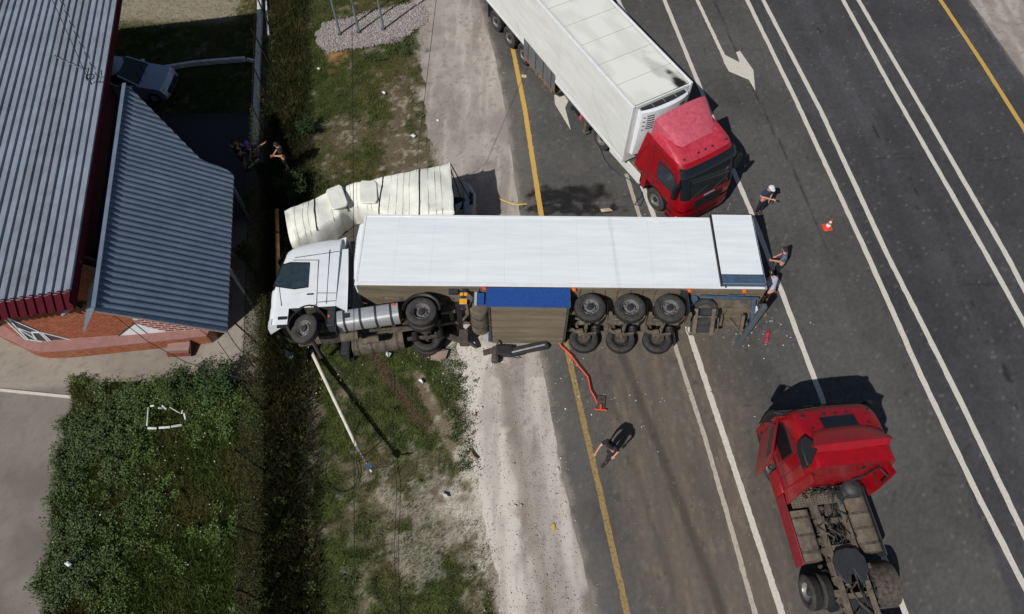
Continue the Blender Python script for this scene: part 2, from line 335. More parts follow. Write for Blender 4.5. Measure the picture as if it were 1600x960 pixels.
# asphalt carriageway
def road_col(x, y):
    n = fbm(x, y, .35, 4, 91); n2 = fbm(x, y, 2.2, 4, 92); s = x - roadL(y)
    seam = pxline([(1115, 0), (1180, 145), (1260, 310), (1310, 440), (1390, 640), (1480, 900)])(y)
    old = mixc(col(85, 84, 82), col(76, 75, 74), sm(.35, .65, n)); new = mixc(col(72, 72, 75), col(64, 64, 67), sm(.35, .65, n))
    c = mixc(old, new, sm(-.1, .1, x - seam - 1.6))
    c = c * (.9 + .2 * n2[..., None]) * rng.uniform(.86, 1.14, x.shape + (1,)); c = mixc(c, col(120, 114, 106), (rng.random(x.shape) > .985) * .45)
    c = c * (1 + .16 * (fbm(x * 5, y * .25, 1, 3, 94) - .5)[..., None])
    for ln, wd, k in ((seam + 3.3, .45, .10), (seam + 5.0, .45, .12), (seam + 8.0, .6, .08)):     # polished wheel paths
        c = c * (1 - k * sm(wd, 0, np.abs(x - ln))[..., None])
    c = c * (1 + .1 * (sm(.5, .1, np.abs(x - seam - 4.15)))[..., None])
    # rubbed spots in the lane, crack line
    c = mixc(c, col(34, 34, 35), sm(.68, .74, fbm(x * 1.5, y * .6, 3.5, 3, 95)) * sm(.35, .1, np.abs(x - seam - 4.4)) * .8)
    ck = seam + (fbm(x * 0 + 1, y, 3, 4, 97) - .5) * .12
    c = mixc(c, col(38, 38, 38), sm(.07, .0, np.abs(x - ck)) * sm(11, 18, y) * .75)
    # earth dragged over the road south of the trailer
    u, v = pj(x, y); m_ = sm(.8, 2.4, s) * sm(7.6, 5.4, s + (n - .5) * 1.5) * sm(13.5, 11, y)
    st = fbm((x + y * .13) * 6, y * .5, 1, 4, 101)
    c = mixc(c, col(112, 99, 86), np.clip(m_ * (.45 + .55 * sm(.25, .8, st)), 0, 1) * .66)
    c = mixc(c, col(138, 124, 106), m_ * sm(.5, .8, fbm(x * 9, y * 1.2, 1.5, 4, 102)) * .35)
    c = mixc(c, col(60, 56, 52), m_ * sm(.22, .08, np.abs(x - 4.75 + (y - 7) * .27)) * .6 + m_ * sm(.16, .05, np.abs(x - 3.75 + (y - 7) * .24)) * .3)
    # sealed cracks, patches and oil drips
    for xx, yy_, hw, hh_ in ((14.5, 12.0, .9, 1.6), (9.2, 23.5, .7, 1.2), (12.0, 4.5, .8, .9)): c = mixc(c, c * .88, sm(.03, -.03, np.maximum(np.abs(x - xx + (y - yy_) * .13) - hw, np.abs(y - yy_) - hh_)))
    for yy_, s_ in ((19.3, 301), (13.2, 302), (6.1, 303)): c = mixc(c, col(36, 36, 37), sm(.05, .0, np.abs(y - yy_ + (fbm(x, x * 0 + s_, 1.1, 4, s_) - .5) * .5)) * sm(.35, .5, fbm(x, y, .5, 2, s_ + 5)) * (x > seam + .8) * .55)
    c = mixc(c, col(44, 44, 45), sm(.78, .86, fbm(x, y, 4.5, 2, 310)) * .4)
    # edge dust
    c = mixc(c, col(128, 120, 112), sm(.25, 0, s + (n2 - .5) * .5) * .8 + sm(1.3, 0, s + (n - .5)) * .2)
    c = mixc(c, col(118, 112, 106), sm(.2, 0, roadR(y) - x + (n2 - .5) * .3) * .7)
    # coolant puddle stain in front of the lying trailer
    wet = np.clip(blob(x, y, 2.5, 17.45, 1.6, .5, .45, 105, R(4)) + blob(x, y, 2.2, 16.7, 1.5, .26, 1.1, 106) + sm(.14, .04, np.abs(x - yl(y) - .16)) * sm(15.9, 16.4, y) * sm(17.7, 17.2, y) * .8, 0, 1)
    wet = np.clip(wet * 1.5, 0, 1) * (.8 + .2 * sm(.35, .5, fbm(x * .7, y * 2.5, 4, 3, 107)))
    c = mixc(c, col(22, 22, 24), wet * .95)
    c = mixc(c, col(98, 94, 88), blob(x, y, 2.7, 18.9, .5, .5, .5, 108) * .3)
    return c
a = roadL(ys2) + ragged(ys2, 8, .05); b = roadR(ys2); tcol = np.linspace(0, 1, 250)
sheet('road', ys2, a[:, None] + (b - a)[:, None] * tcol, .002, road_col, 'asphalt')
# road markings: worn paint sheets a few millimetres above the asphalt
def marking(name, pts, wd, matn, y0=-60, y1=120, worn=0):
    f = pxline(pts); yy = np.concatenate([np.array([y0]), np.arange(-2, 34, .25), np.array([y1])]) if y0 < -2 else np.arange(y0, y1, .1)
    x = f(yy); V = []; n = len(yy); e = rng.normal(0, .006, (n, 2))
    for i in range(n): V += [(x[i] - wd / 2 + e[i, 0], yy[i], .009), (x[i] + wd / 2 + e[i, 1], yy[i], .009)]
    I = np.arange(n - 1) * 2; Fc = np.stack([I, I + 1, I + 3, I + 2], -1)
    o = fastmesh(name, np.array(V), Fc, matn, kind='structure'); return o
def wornmat(name, c, c2, dirt, lo, hi):
    m = mat(name, c, .8, c2=c2, nscale=12); t = m.node_tree; N = t.nodes; L = t.links; b = N['Principled BSDF']
    src = b.inputs['Base Color'].links[0].from_socket; nz = N.new('ShaderNodeTexNoise'); nz.inputs['Scale'].default_value = 9; nz.inputs['Detail'].default_value = 10; nz.inputs['Roughness'].default_value = .8
    tc = N.new('ShaderNodeTexCoord'); L.new(tc.outputs['Object'], nz.inputs[0]); mr = N.new('ShaderNodeMapRange'); mr.inputs[1].default_value = lo; mr.inputs[2].default_value = hi; L.new(nz.outputs[0], mr.inputs[0])
    mx = N.new('ShaderNodeMix'); mx.data_type = 'RGBA'; L.new(mr.outputs[0], mx.inputs[0]); L.new(src, mx.inputs[6]); mx.inputs[7].default_value = (*dirt, 1); L.new(mx.outputs[2], b.inputs['Base Color']); return m
M['paint_w'] = wornmat('white_road_paint', rgb(206, 201, 190), rgb(186, 181, 170), rgb(96, 92, 86), .60, .72)
M['paint_wd'] = wornmat('dirty_white_road_paint', rgb(182, 174, 160), rgb(162, 153, 140), rgb(96, 88, 78), .54, .68)
M['paint_y'] = wornmat('yellow_road_paint', rgb(196, 158, 74), rgb(180, 144, 72), rgb(110, 98, 72), .60, .74)
M['paint_yd'] = wornmat('dirty_yellow_road_paint', rgb(160, 132, 76), rgb(140, 116, 74), rgb(96, 86, 68), .48, .62)
ylp = [(795, 45), (820, 170), (845, 333), (888, 555), (912, 660), (940, 780), (980, 960)]
marking('yellow_edge_line', ylp, .2, 'paint_y', 13, 120); marking('yellow_edge_line', ylp, .19, 'paint_yd', -1.9, 13)
marking('yellow_edge_line', [(1469, 0), (1533, 96), (1600, 202)], .2, 'paint_y')
marking('white_lane_line', [(1038, 0), (1087, 120), (1140, 253), (1175, 335), (1215, 440), (1285, 625), (1350, 790), (1415, 960)], .19, 'paint_w')
marking('white_lane_line', [(976, 265), (997, 331), (1053, 535), (1100, 680), (1135, 800), (1180, 960)], .15, 'paint_wd', -1.9, 18.6)
marking('white_lane_line', [(1007, 300), (1019, 331), (1077, 520), (1150, 740), (1222, 960)], .2, 'paint_w', -1.9, 18.2)
marking('white_lane_line', [(966, 0), (970, 10), (984, 30)], .18, 'paint_w', 28.0, 60)
marking('white_centre_line', [(1167, 0), (1242, 154), (1356, 400), (1440, 590), (1523, 765), (1597, 910)], .2, 'paint_w')
marking('white_centre_line', [(1192, 0), (1283, 175), (1387, 400), (1490, 605), (1600, 835)], .2, 'paint_w')
marking('white_centre_line', [(1317, 0), (1392, 137), (1542, 400), (1600, 505)], .2, 'paint_w')
marking('white_centre_line', [(1341, 0), (1458, 200), (1573, 400), (1600, 452)], .2, 'paint_w')
marking('white_arrow_stem', [(1080, -20), (1089, 0), (1131, 89)], .17, 'paint_w', 25.3, 60)
for pts in ([(1127, 82), (1134, 87), (1156, 98), (1150, 82), (1156, 80), (1177, 110), (1180, 142), (1170, 125), (1139, 112), (1131, 98)],
            [(865, 135), (868, 131), (888, 158), (883, 169), (892, 204), (867, 163)]):
    q = [at(*p) for p in pts]; m = MB(); m.prism([(p.x, p.y) for p in q], .004, .010, lambda x, y, h: (x, y, h)); obj('white_arrow_marking', m, 'paint_w', kind='structure', smooth=0)
# paved yard
def yard_col(x, y):
    n = fbm(x, y, .5, 5, 111); n2 = fbm(x, y, 3, 4, 112); n3 = fbm(x, y, 9, 2, 113)
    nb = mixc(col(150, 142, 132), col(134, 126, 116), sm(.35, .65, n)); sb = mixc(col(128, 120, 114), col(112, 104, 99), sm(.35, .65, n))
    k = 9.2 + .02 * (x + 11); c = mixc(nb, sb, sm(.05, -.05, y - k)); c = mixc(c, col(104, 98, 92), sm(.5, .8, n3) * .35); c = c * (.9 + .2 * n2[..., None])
    c = mixc(c, col(70, 68, 68), sm(15, 16.5, y + (n - .5) * 2)); c = mixc(c, col(118, 108, 100), sm(-.8, -.5, x - fenceX(y) + .15) * sm(15, 16, y) * .8)  # building shadow painted over the north yard, paler sunlit strip by the fence
    return c
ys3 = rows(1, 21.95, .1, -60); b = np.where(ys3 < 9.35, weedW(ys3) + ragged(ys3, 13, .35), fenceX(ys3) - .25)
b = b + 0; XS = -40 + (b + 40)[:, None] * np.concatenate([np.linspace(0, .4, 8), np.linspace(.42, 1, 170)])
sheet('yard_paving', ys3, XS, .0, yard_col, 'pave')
m = MB(); q0, q1 = at(-60, 604), at(112, 621); m.beam((q0.x, q0.y, .02), (q1.x, q1.y, .02), .09, .05); obj('yard_line', m, 'paint_w', kind='structure')
# gravel bed of the flagpoles
bedpx = [(492, 52), (508, 38), (560, 24), (640, 6), (660, 10), (668, 35), (650, 45), (620, 66), (580, 72), (512, 80), (498, 72)]
bed0 = [at(*p) for p in bedpx]; bed = []
for i in range(len(bed0)):
    for k in range(6): q = bed0[i].lerp(bed0[(i + 1) % len(bed0)], k / 6); bed.append(q + Vector((float(rng.normal(0, .05)), float(rng.normal(0, .05)), 0)))
m = MB(); m.prism([(p.x, p.y) for p in bed], -.03, .015, lambda x, y, h: (x, y, h)); obj('gravel_bed', m, 'conc', kind='structure')
def pebbles(name, X, Y, Z, r, cols, kind='stuff'):
    n = len(X); base = np.array([(1, 0, 0), (-.4, .9, 0), (-.5, -.8, 0), (0, 0, .8), (.1, .1, -.5)]); tri = np.array([(0, 1, 3), (1, 2, 3), (2, 0, 3), (1, 0, 4), (2, 1, 4), (0, 2, 4)])
    a = rng.uniform(0, 2 * PI, n); sc_ = r[:, None, None] * rng.uniform(.6, 1.3, (n, 1, 3)); V = base[None] * sc_
    ca, sa = np.cos(a)[:, None], np.sin(a)[:, None]; V = np.stack([V[..., 0] * ca - V[..., 1] * sa, V[..., 0] * sa + V[..., 1] * ca, V[..., 2]], -1)
    V = V + np.stack([X, Y, Z], -1)[:, None]; Fc = (tri[None] + (np.arange(n) * 5)[:, None, None]).reshape(-1, 3)
    return fastmesh(name, V.reshape(-1, 3), Fc, 'stone', np.repeat(cols, 5, 0), kind)
X = rng.uniform(-9, -4, 26000); Y = rng.uniform(24, 30, 26000); k = inpoly(X + rng.normal(0, .09, 26000), Y + rng.normal(0, .09, 26000), bed); X, Y = X[k], Y[k]
gcol = col(158, 150, 150)[None] * rng.uniform(.55, 1.45, (len(X), 1)); o = pebbles('gravel', X, Y, np.full(len(X), .02) + .01 * (rng.random(len(X)) > .5), rng.uniform(.02, .05, len(X)), gcol)
o['label'] = 'pale grey crushed stone in the bed round the flagpoles'; o['category'] = 'gravel'
n = 9000; Y = rng.uniform(2, 30, n); g0 = grassE(Y); X = g0 + rng.beta(1.3, 1.3, n) * (roadL(Y) - g0 + 1.2) - .9
k = (fbm(X, Y, 1.2, 3, 120) + .25 * (Y < 11) > rng.uniform(.35, .9, n)); X, Y = X[k], Y[k]
o = pebbles('loose_stones', X, Y, np.full(len(X), .006), rng.uniform(.008, .03, len(X)) * (1 + (rng.random(len(X)) > .985) * 1.8), col(172, 164, 154)[None] * rng.uniform(.6, 1.25, (len(X), 1)))
o['label'] = 'small loose stones scattered over the pale verge'; o['category'] = 'stones'
n = 2200; Y = rng.uniform(2, 14, n); X = roadL(Y) + rng.uniform(0, 7.5, n); k = rng.random(n) < .5 * fbm(X, Y, .8, 3, 122) + .1
o = pebbles('road_crumbs', X[k], Y[k], np.full(k.sum(), .008), rng.uniform(.005, .018, k.sum()), col(190, 176, 156)[None] * rng.uniform(.4, 1.2, (k.sum(), 1)))
o['label'] = 'crumbs of earth and glass strewn on the road below the lying truck'; o['category'] = 'debris'
# ------------------------------------------------------------ VEGETATION (uncountable: stuff)
def blades(X, Y, h, wd, cols, name, lean=.5, z0=-.03):
    n = len(X); a = rng.uniform(0, 2 * PI, n); l = rng.uniform(0, 2 * PI, n); hh = h * rng.uniform(.5, 1.2, n); k = rng.uniform(.1, lean, n) * hh
    dx, dy = np.cos(a) * wd / 2, np.sin(a) * wd / 2; z = np.full(n, z0)
    V = np.stack([np.stack([X - dx, Y - dy, z], -1), np.stack([X + dx, Y + dy, z], -1), np.stack([X + np.cos(l) * k, Y + np.sin(l) * k, z + hh], -1)], 1)
    return fastmesh(name, V.reshape(-1, 3), np.arange(3 * n).reshape(-1, 3), 'grass', np.repeat(cols, 3, 0), 'stuff')
def leaves(P, size, cols, name, matn='leaf', kind='stuff', parent=None, asp=.55, flat=.6):
    n = len(P); a = rng.uniform(0, 2 * PI, n); t = rng.normal(0, flat, n); r = rng.normal(0, flat, n)
    d = np.stack([np.cos(a) * np.cos(t), np.sin(a) * np.cos(t), np.sin(t)], -1); q = np.stack([-np.sin(a) * np.cos(r), np.cos(a) * np.cos(r), np.sin(r)], -1)
    s = (size * rng.uniform(.6, 1.3, n))[:, None]; V = np.stack([P - d * s, P + q * s * asp, P + d * s, P - q * s * asp], 1)
    return fastmesh(name, V.reshape(-1, 3), np.arange(4 * n).reshape(-1, 4), matn, np.repeat(cols, 4, 0), kind, parent)
def gcolour(X, Y, a=(54, 66, 32), b=(102, 112, 58), d=(130, 116, 76)):
    n = fbm(X, Y, .8, 4, 141); c = mixc(col(*a), col(*b), rng.beta(1.5, 2, len(X)) * .9); c = mixc(c, col(*d), np.clip((n - .43) * 3, 0, 1) * rng.random(len(X)) * .85)
    return c * rng.uniform(.7, 1.25, (len(X), 1))
n = 420000; X = rng.uniform(-11.5, 1.5, n); Y = rng.uniform(-1, 33, n); d = X - fenceX(Y)
k = (d > .1) & (X < grassE(Y) + .5) & (rng.random(n) < veg(X, Y) * .95 + .03) & ~inpoly(X, Y, bed); X, Y = X[k], Y[k]
o = blades(X, Y, .085, .016, gcolour(X, Y), 'grass', .9); o['label'] = 'short patchy grass between the fence and the pale verge'; o['category'] = 'grass'
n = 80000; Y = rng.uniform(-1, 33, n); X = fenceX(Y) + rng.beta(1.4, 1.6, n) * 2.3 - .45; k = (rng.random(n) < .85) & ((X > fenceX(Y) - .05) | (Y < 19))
o = blades(X[k], Y[k], .3, .022, gcolour(X[k], Y[k], (40, 44, 24), (66, 70, 36), (96, 82, 52)), 'tall_grass', .8); o['label'] = 'tall unmown grass along the wire fence, coloured dark for the fence shade'; o['category'] = 'grass'  # blade colours darkened to stand for the shadow of the fence
n = 110000; X = rng.uniform(-26, -11, n); Y = rng.uniform(21.6, 33, n); k = (X < fenceX(Y) - .5) & (rng.random(n) < .9 - .7 * sm(-12.8, -13.6, X + 0) * sm(27.4, 28.4, Y))
o = blades(X[k], Y[k], .09, .018, gcolour(X[k], Y[k], (58, 66, 30), (98, 96, 46), (130, 112, 60)), 'lawn', .9); o['label'] = 'lawn behind the low white kerb wall, mostly in shadow'; o['category'] = 'grass'
# rank weeds of the lower left plot
def weedzone(X, Y): return (X > weedW(Y) + ragged(Y, 13, .35) - .15) & (X < fenceX(Y) - .1) & (Y < 9.3 + (fbm(X, Y, 1.5, 3, 150) - .5) * .5)
n = 300000; X = rng.uniform(-18, -6.5, n); Y = rng.uniform(-2, 9.6, n); k = weedzone(X, Y); X, Y = X[k], Y[k]
o = blades(X, Y, .12 + .2 * fbm(X, Y, 1.6, 3, 155), .02, gcolour(X, Y, (58, 74, 34), (102, 116, 56), (128, 108, 70)), 'weed_grass', 1.1); o['label'] = 'rank dark grass filling the plot below the yard'; o['category'] = 'grass'
n = 4200; cx = rng.uniform(-18, -6.5, n); cy = rng.uniform(-2, 9.6, n); k = weedzone(cx, cy) & (rng.random(n) < (fbm(cx, cy, .9, 4, 151) - .46) * 1.8 + .5 * (cx < weedW(cy) + 2.6) + .35 * (cy > 7.4) * (cx > -13)); cx, cy = cx[k], cy[k]
m_ = 58; P = np.repeat(np.stack([cx, cy, cy * 0], -1), m_, 0); hh = np.repeat(.25 + .45 * fbm(cx, cy, .5, 3, 152) + .25 * sm(8, 9.2, cy) * (cx > -12.5), m_); rr = np.repeat(rng.uniform(.12, .3, len(cx)), m_)
th = rng.uniform(0, 2 * PI, len(P)); q = rng.random(len(P)) ** .5; P = P + np.stack([np.cos(th) * q * rr, np.sin(th) * q * rr, hh * rng.uniform(.25, 1, len(P)) * (1 - .4 * q)], -1)
cc = mixc(mixc(col(60, 78, 40), col(96, 114, 58), rng.random(len(P))), col(80, 94, 60), np.repeat(sm(.4, .6, fbm(cx, cy, .45, 3, 153)) * sm(3.2, 1.2, cx - weedW(cy)), m_)) * np.repeat(rng.uniform(.7, 1.3, len(cx)), m_)[:, None]
o = leaves(P, .034, cc * .92, 'weeds'); o['label'] = 'leafy green weeds crowding the plot below the yard'; o['category'] = 'weeds'
n = 500; X = rng.uniform(-18, -6.6, n); Y = rng.uniform(-1, 9, n); k = weedzone(X, Y) & (fbm(X, Y, .8, 3, 160) + .12 * (X > -11) > .56); X, Y = X[k], Y[k]
o = leaves(np.stack([X, Y, rng.uniform(.3, .5, len(X))], -1), .02, col(206, 206, 196)[None] * rng.uniform(.5, 1, (len(X), 1)), 'wild_flowers', asp=.9, flat=.3); o['label'] = 'specks of small white wild flowers among the weeds'; o['category'] = 'flowers'
# broad clumps in the roadside grass and along the foot of the fence
n = 1500; cy = rng.uniform(-1, 33, n); cx = fenceX(cy) + rng.uniform(-.35, 4.6, n); k = (cx < grassE(cy) - .1) & (rng.random(n) < (cx < fenceX(cy) + 1.5) * .55 + .18 * (fbm(cx, cy, .6, 3, 170) > .52)) & ~inpoly(cx, cy, bed); cx, cy = cx[k], cy[k]
X = np.concatenate([cx, rng.normal(-5.1, .35, 60), rng.normal(-1.4, .2, 90), rng.normal(-6.3, .3, 30)]); Y = np.concatenate([cy, rng.normal(26.0, .25, 60), rng.uniform(6.2, 10, 90), rng.normal(25.4, .2, 30)])
X[len(cx) + 60:len(cx) + 150] += (8.5 - Y[len(cx) + 60:len(cx) + 150]) * .1 - .4
m_ = 26; P = np.repeat(np.stack([X, Y, X * 0], -1), m_, 0); rr = np.repeat(rng.uniform(.06, .2, len(X)), m_); th = rng.uniform(0, 2 * PI, len(P)); q = rng.random(len(P)) ** .5
P = P + np.stack([np.cos(th) * q * rr, np.sin(th) * q * rr, rng.uniform(.02, .22, len(P))], -1)
o = leaves(P, .03, mixc(col(50, 64, 34), col(88, 100, 54), rng.random(len(P))) * np.repeat(rng.uniform(.6, 1.2, len(X)), m_)[:, None], 'low_weeds'); o['label'] = 'low leafy weeds dotted through the roadside grass'; o['category'] = 'weeds'
def shrub(label, x, y, r, h, nl, tone, group='shrubs growing along the yard'):
    t = thing('shrub', label, 'shrub', (x, y, 0), group=group); m = MB(); tips = []
    for i in range(14):
        a = rng.uniform(0, 2 * PI); k = rng.uniform(.3, .95); e = Vector((math.cos(a) * r * k, math.sin(a) * r * k, h * rng.uniform(.6, 1))); tips.append(e)
        m.tube([(0, 0, 0), e * .5 + Vector((0, 0, h * .12)), e], [.02, .012, .005], 5)
    obj('stem', m, 'rust', t)
    T = np.array([tuple(v) for v in tips]); j = rng.integers(0, 14, nl); P = T[j] * rng.uniform(.45, 1.05, (nl, 1)) + rng.normal(0, r * .16, (nl, 3)); P[:, 2] = np.abs(P[:, 2])
    o = leaves(P, .04, mixc(col(*tone), col(*[min(255, int(c * 1.45)) for c in tone]), rng.random(nl)) * rng.uniform(.7, 1.2, (nl, 1)), 'foliage', kind=None, parent=t)
p = at(292, 612); shrub('dense green shrub at the top edge of the weedy plot, below the brick step', p.x, p.y, .65, .9, 2600, (46, 62, 34))
p = at(345, 606); shrub('spreading green shrub with wispy tips in the corner between yard and fence', p.x, p.y, .85, 1.1, 3600, (50, 68, 38))
p = at(407, 330); shrub('thin green bush on the yard side of the wire fence, beside the lying cab', p.x - .25, p.y, .42, 1.1, 1500, (58, 74, 40))
p = at(400, 410); shrub('narrow green bush growing through the wire fence beside the blue grey canopy roof', p.x - .1, p.y, .45, 1.1, 1500, (52, 68, 36))
p = at(460, 300); shrub('dark bush left of the crushed cream tarpaulin', p.x, p.y, .7, .7, 2400, (38, 50, 26))
p = at(482, 205); shrub('dark bush in the grass behind the crouching onlooker in black', p.x, p.y, .5, .6, 1300, (34, 46, 24))

# ------------------------------------------------------------ VEHICLES
def wheel(parent, c, side, dual=False, yaw=0, name='wheel', rimm='rim', Rr=.5):
    """c: centre of the outer tyre, axle along local y, side = +1 outer face to +y"""
    ax = Vector((math.sin(-yaw) * side, math.cos(yaw) * side, 0)); k = Rr / .5
    pr = [(.285, .11), (.30, .135), (.35, .152), (.42, .150), (.465, .135), (.49, .115), (.5, .09), (.5, .05), (.488, .048), (.488, .035), (.5, .033), (.5, -.0), (.488, -.002), (.488, -.015), (.5, -.017), (.5, -.05), (.488, -.052), (.488, -.062), (.5, -.064), (.5, -.1), (.465, -.135), (.42, -.15), (.35, -.15), (.285, -.11), (.27, 0), (.285, .11)]
    mf = [0] * 6 + [1] * 13 + [0] * 7
    pr = [(r * k, h) for r, h in pr]
    m = MB(); m.lathe(pr, c, ax, 36, mf=mf)
    if dual: m.lathe(pr, Vector(c) - ax * .34, ax, 36, mf=mf)
    o = obj(name, m, ['rubber', 'tread'], parent, 50)
    m = MB(); d = -.05 if dual else .0
    m.lathe([(.287, .105), (.275, .115), (.262, .09), (.25, .02 + d), (.235, -.01 + d), (.17, .0 + d), (.165, .055 + d), (.11, .065 + d)], c, ax, 28)
    m.lathe([(.11, .066 + d), (.1, .13 + d), (.07, .14 + d), (.0, .142 + d)], c, ax, 16, 1)
    p = ax.orthogonal().normalized(); q = ax.cross(p)
    for i in range(10):
        a = 2 * PI * i / 10; e = Vector(c) + (p * math.cos(a) + q * math.sin(a)) * .205 + ax * (.0 + d); m.tube([e - ax * .02, e + ax * .007], .026, 8, 1)
        a += PI / 10; e = Vector(c) + (p * math.cos(a) + q * math.sin(a)) * .135 + ax * (.055 + d); m.tube([e, e + ax * .03], .014, 6, 0)
    m.lathe([(.27, -.12), (.02, -.1)], c, ax, 20, 1)
    obj('rim', m, [rimm, 'hub'], o, 40)
    return o
CABROT = R(-6)
PROF = [(1.12, 1.42, 1.24), (1.5, 1.41, 1.25), (1.72, 1.38, 1.25), (2.0, 1.29, 1.25), (2.4, 1.15, 1.245), (2.85, .97, 1.235), (2.98, .9, 1.225), (3.1, .76, 1.2), (3.2, .55, 1.17), (3.3, .2, 1.13), (3.38, -.2, 1.08), (3.43, -.5, 1.02)]
def cp(z, s, off=0, xb=-.92, R_=.3):
    zs = [p[0] for p in PROF]; xf = np.interp(z, zs, [p[1] for p in PROF]); w_ = np.interp(z, zs, [p[2] for p in PROF]) + off; xf = xf + off
    t = abs(s); sg = 1 if s >= 0 else -1
    if t < .4: y = (w_ - R_) * t / .4; x = xf - .05 * (y / w_) ** 2
    elif t < .6: a = (t - .4) / .2 * PI / 2; y = w_ - R_ + R_ * math.sin(a); x = xf - .05 * (y / w_) ** 2 * 1 - R_ * (1 - math.cos(a))
    else: x0 = xf - .05 - R_; x = x0 + (xb - x0) * (t - .6) / .4; y = w_
    return Vector((x, y * sg, z))
SS = [-1, -.9, -.8, -.7, -.6, -.567, -.533, -.5, -.467, -.433, -.4, -.27, -.13, 0, .13, .27, .4, .433, .467, .5, .533, .567, .6, .7, .8, .9, 1]
def tractor(label, mtx, paint='red', steer=0, chassis='dirty', deflector=None, opened=False, tankm='alu', lying=False, group=None, fender_l=True):
    t = thing('truck_tractor', label, 'truck', mtx=mtx, group=group)
    CM = Matrix.Translation((0, 0, .5)) @ Matrix.Rotation(CABROT, 4, 'Y') @ Matrix.Translation((0, 0, -.5)) if lying else None
    def cobj(nm, m, *a_, **k_):                     # cab pieces: the wrecked cab sits askew on its frame
        if lying:
            v_ = []
            for p in m.v:
                p = Vector(p); p.x = -.92 + (p.x + .92) * .92; p.x += .17 * max(0, p.z - 1.2) * max(0, (p.x + .92) / 2.1)
                if p.z > 1.12: p.z = 1.2 + (p.z - 1.12) * 1.2
                v_.append(tuple(CM @ p))
            m.v = v_
        return obj(nm, m, *a_, **k_)
    # cab shell
    m = MB(); m.grid([[cp(z, s) for s in SS] for z, _, _ in PROF[:8]]); m.grid([[cp(z, s) for s in SS] for z, _, _ in PROF[7:]], 1)
    P = [cp(3.43, s) for s in SS]; m.add(P, [tuple(range(len(P)))], 1); P = [cp(1.12, s) for s in SS]; m.add(P, [tuple(range(len(P)))], 2)
    m.add([cp(z, 1) for z, _, _ in PROF] + [cp(z, -1) for z, _, _ in PROF][::-1], [tuple(range(24))])
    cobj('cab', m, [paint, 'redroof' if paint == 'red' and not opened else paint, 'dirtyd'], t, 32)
    # lower front with bumper, steps and wheel arches
    m = MB(); zz = [.36, .42, .62, .9, 1.1] if not lying else [.62, .64, .8, 1.0, 1.22]
    def lo(z, s, o=0): p = cp(1.12, s, o - .03 * (z < .4), xb=.66); return Vector((p.x + .03, p.y, z))
    SL = SS if not lying else [s for s in SS if s > .2]
    m.grid([[lo(z, s) for s in SL] for z in zz]); P = [lo(zz[0], s) for s in SL]; m.add(P, [tuple(range(len(P)))])
    if not lying: m.add([lo(zz[0], 1), lo(1.1, 1), lo(1.1, -1), lo(zz[0], -1)], [(0, 1, 2, 3)])
    cobj('bumper', m, paint, t, 32)
    for sg in (1, -1):
        m = MB(); pts = [(.64 * math.cos(a), .52 + .64 * math.sin(a)) for a in np.linspace(.0, PI, 15)]
        for i in range(14):
            (xa, za), (xb, zb) = pts[i], pts[i + 1]; k = 1.06
            m.add([(xa, .82 * sg, za), (xb, .82 * sg, zb), (xb, 1.262 * sg, zb), (xa, 1.262 * sg, za), (xa * k, 1.262 * sg, .52 + (za - .52) * k), (xb * k, 1.262 * sg, .52 + (zb - .52) * k)], [(0, 1, 2, 3), (3, 2, 5, 4)])
        cobj('wheel_arch', m, 'black', t, 40, fix=False)
        m = MB(); m.box(-.93, -.66, sg * .8, sg * 1.24, .5, 1.13, 0); m.box(-.98, -.93, sg * .8, sg * 1.2, .35, 1.05, 1); cobj('mudguard', m, [paint if not lying else 'darkgrey', 'darkgrey'], t, bevel=.015)
        if opened and sg == 1: m = MB(); m.box(-.98, -.25, .95, 1.3, .48, 1.16); obj('wing_panel', m, paint, t, bevel=.04)
    # windscreen, sun visor, grille, lights
    m = MB(); S2 = [s for s in SS if abs(s) <= .54]; m.grid([[cp(z, s, .012) for s in S2] for z in np.linspace(1.74, 2.84, 6)]); cobj('windscreen', m, 'glass', t, 40)
    m = MB(); opened or m.grid([[cp(2.99, s, .015) for s in S2], [cp(2.94, s, .08) for s in S2], [cp(2.72, s, .11) for s in S2], [cp(2.70, s, .09) for s in S2], [cp(2.9, s, .05) for s in S2]]); opened or cobj('sun_visor', m, 'glass', t, 40, fix=False)
    m = MB()
    for i in range(6): z = .98 + i * .105; m.grid([[cp(max(z + dz, 1.12), s, o_) + Vector((0, 0, min(0, z + dz - 1.12))) for s in SS if abs(s) <= .34] for dz, o_ in ((0, .006), (.0, .03), (.07, .03), (.07, .006))])
    cobj('grille', m, 'black', t, 20, fix=False)
    for za_, zb_ in (((.48, .56), (.66, .8)) if not lying else ((.8, .95),)): m = MB(); m.grid([[lo(z, s, .012) for s in SL if (abs(s) <= .3)] for z in (za_, zb_)]) if not lying else m.box(1.0, 1.1, .5, .9, .9, 1.1); cobj('lower_grille', m, 'black', t, 20)
    for s0, s1 in ((-.36, -.05), (.05, .34)):
        m = MB(); m.beam(cp(1.76, s0, .03), cp(2.05, s1, .03), .03, .03); cobj('wiper', m, 'black', t)
    m = MB(); m.beam(cp(1.66, -.1, .02), cp(1.66, .1, .02), .02, .06); cobj('badge', m, 'alu', t)
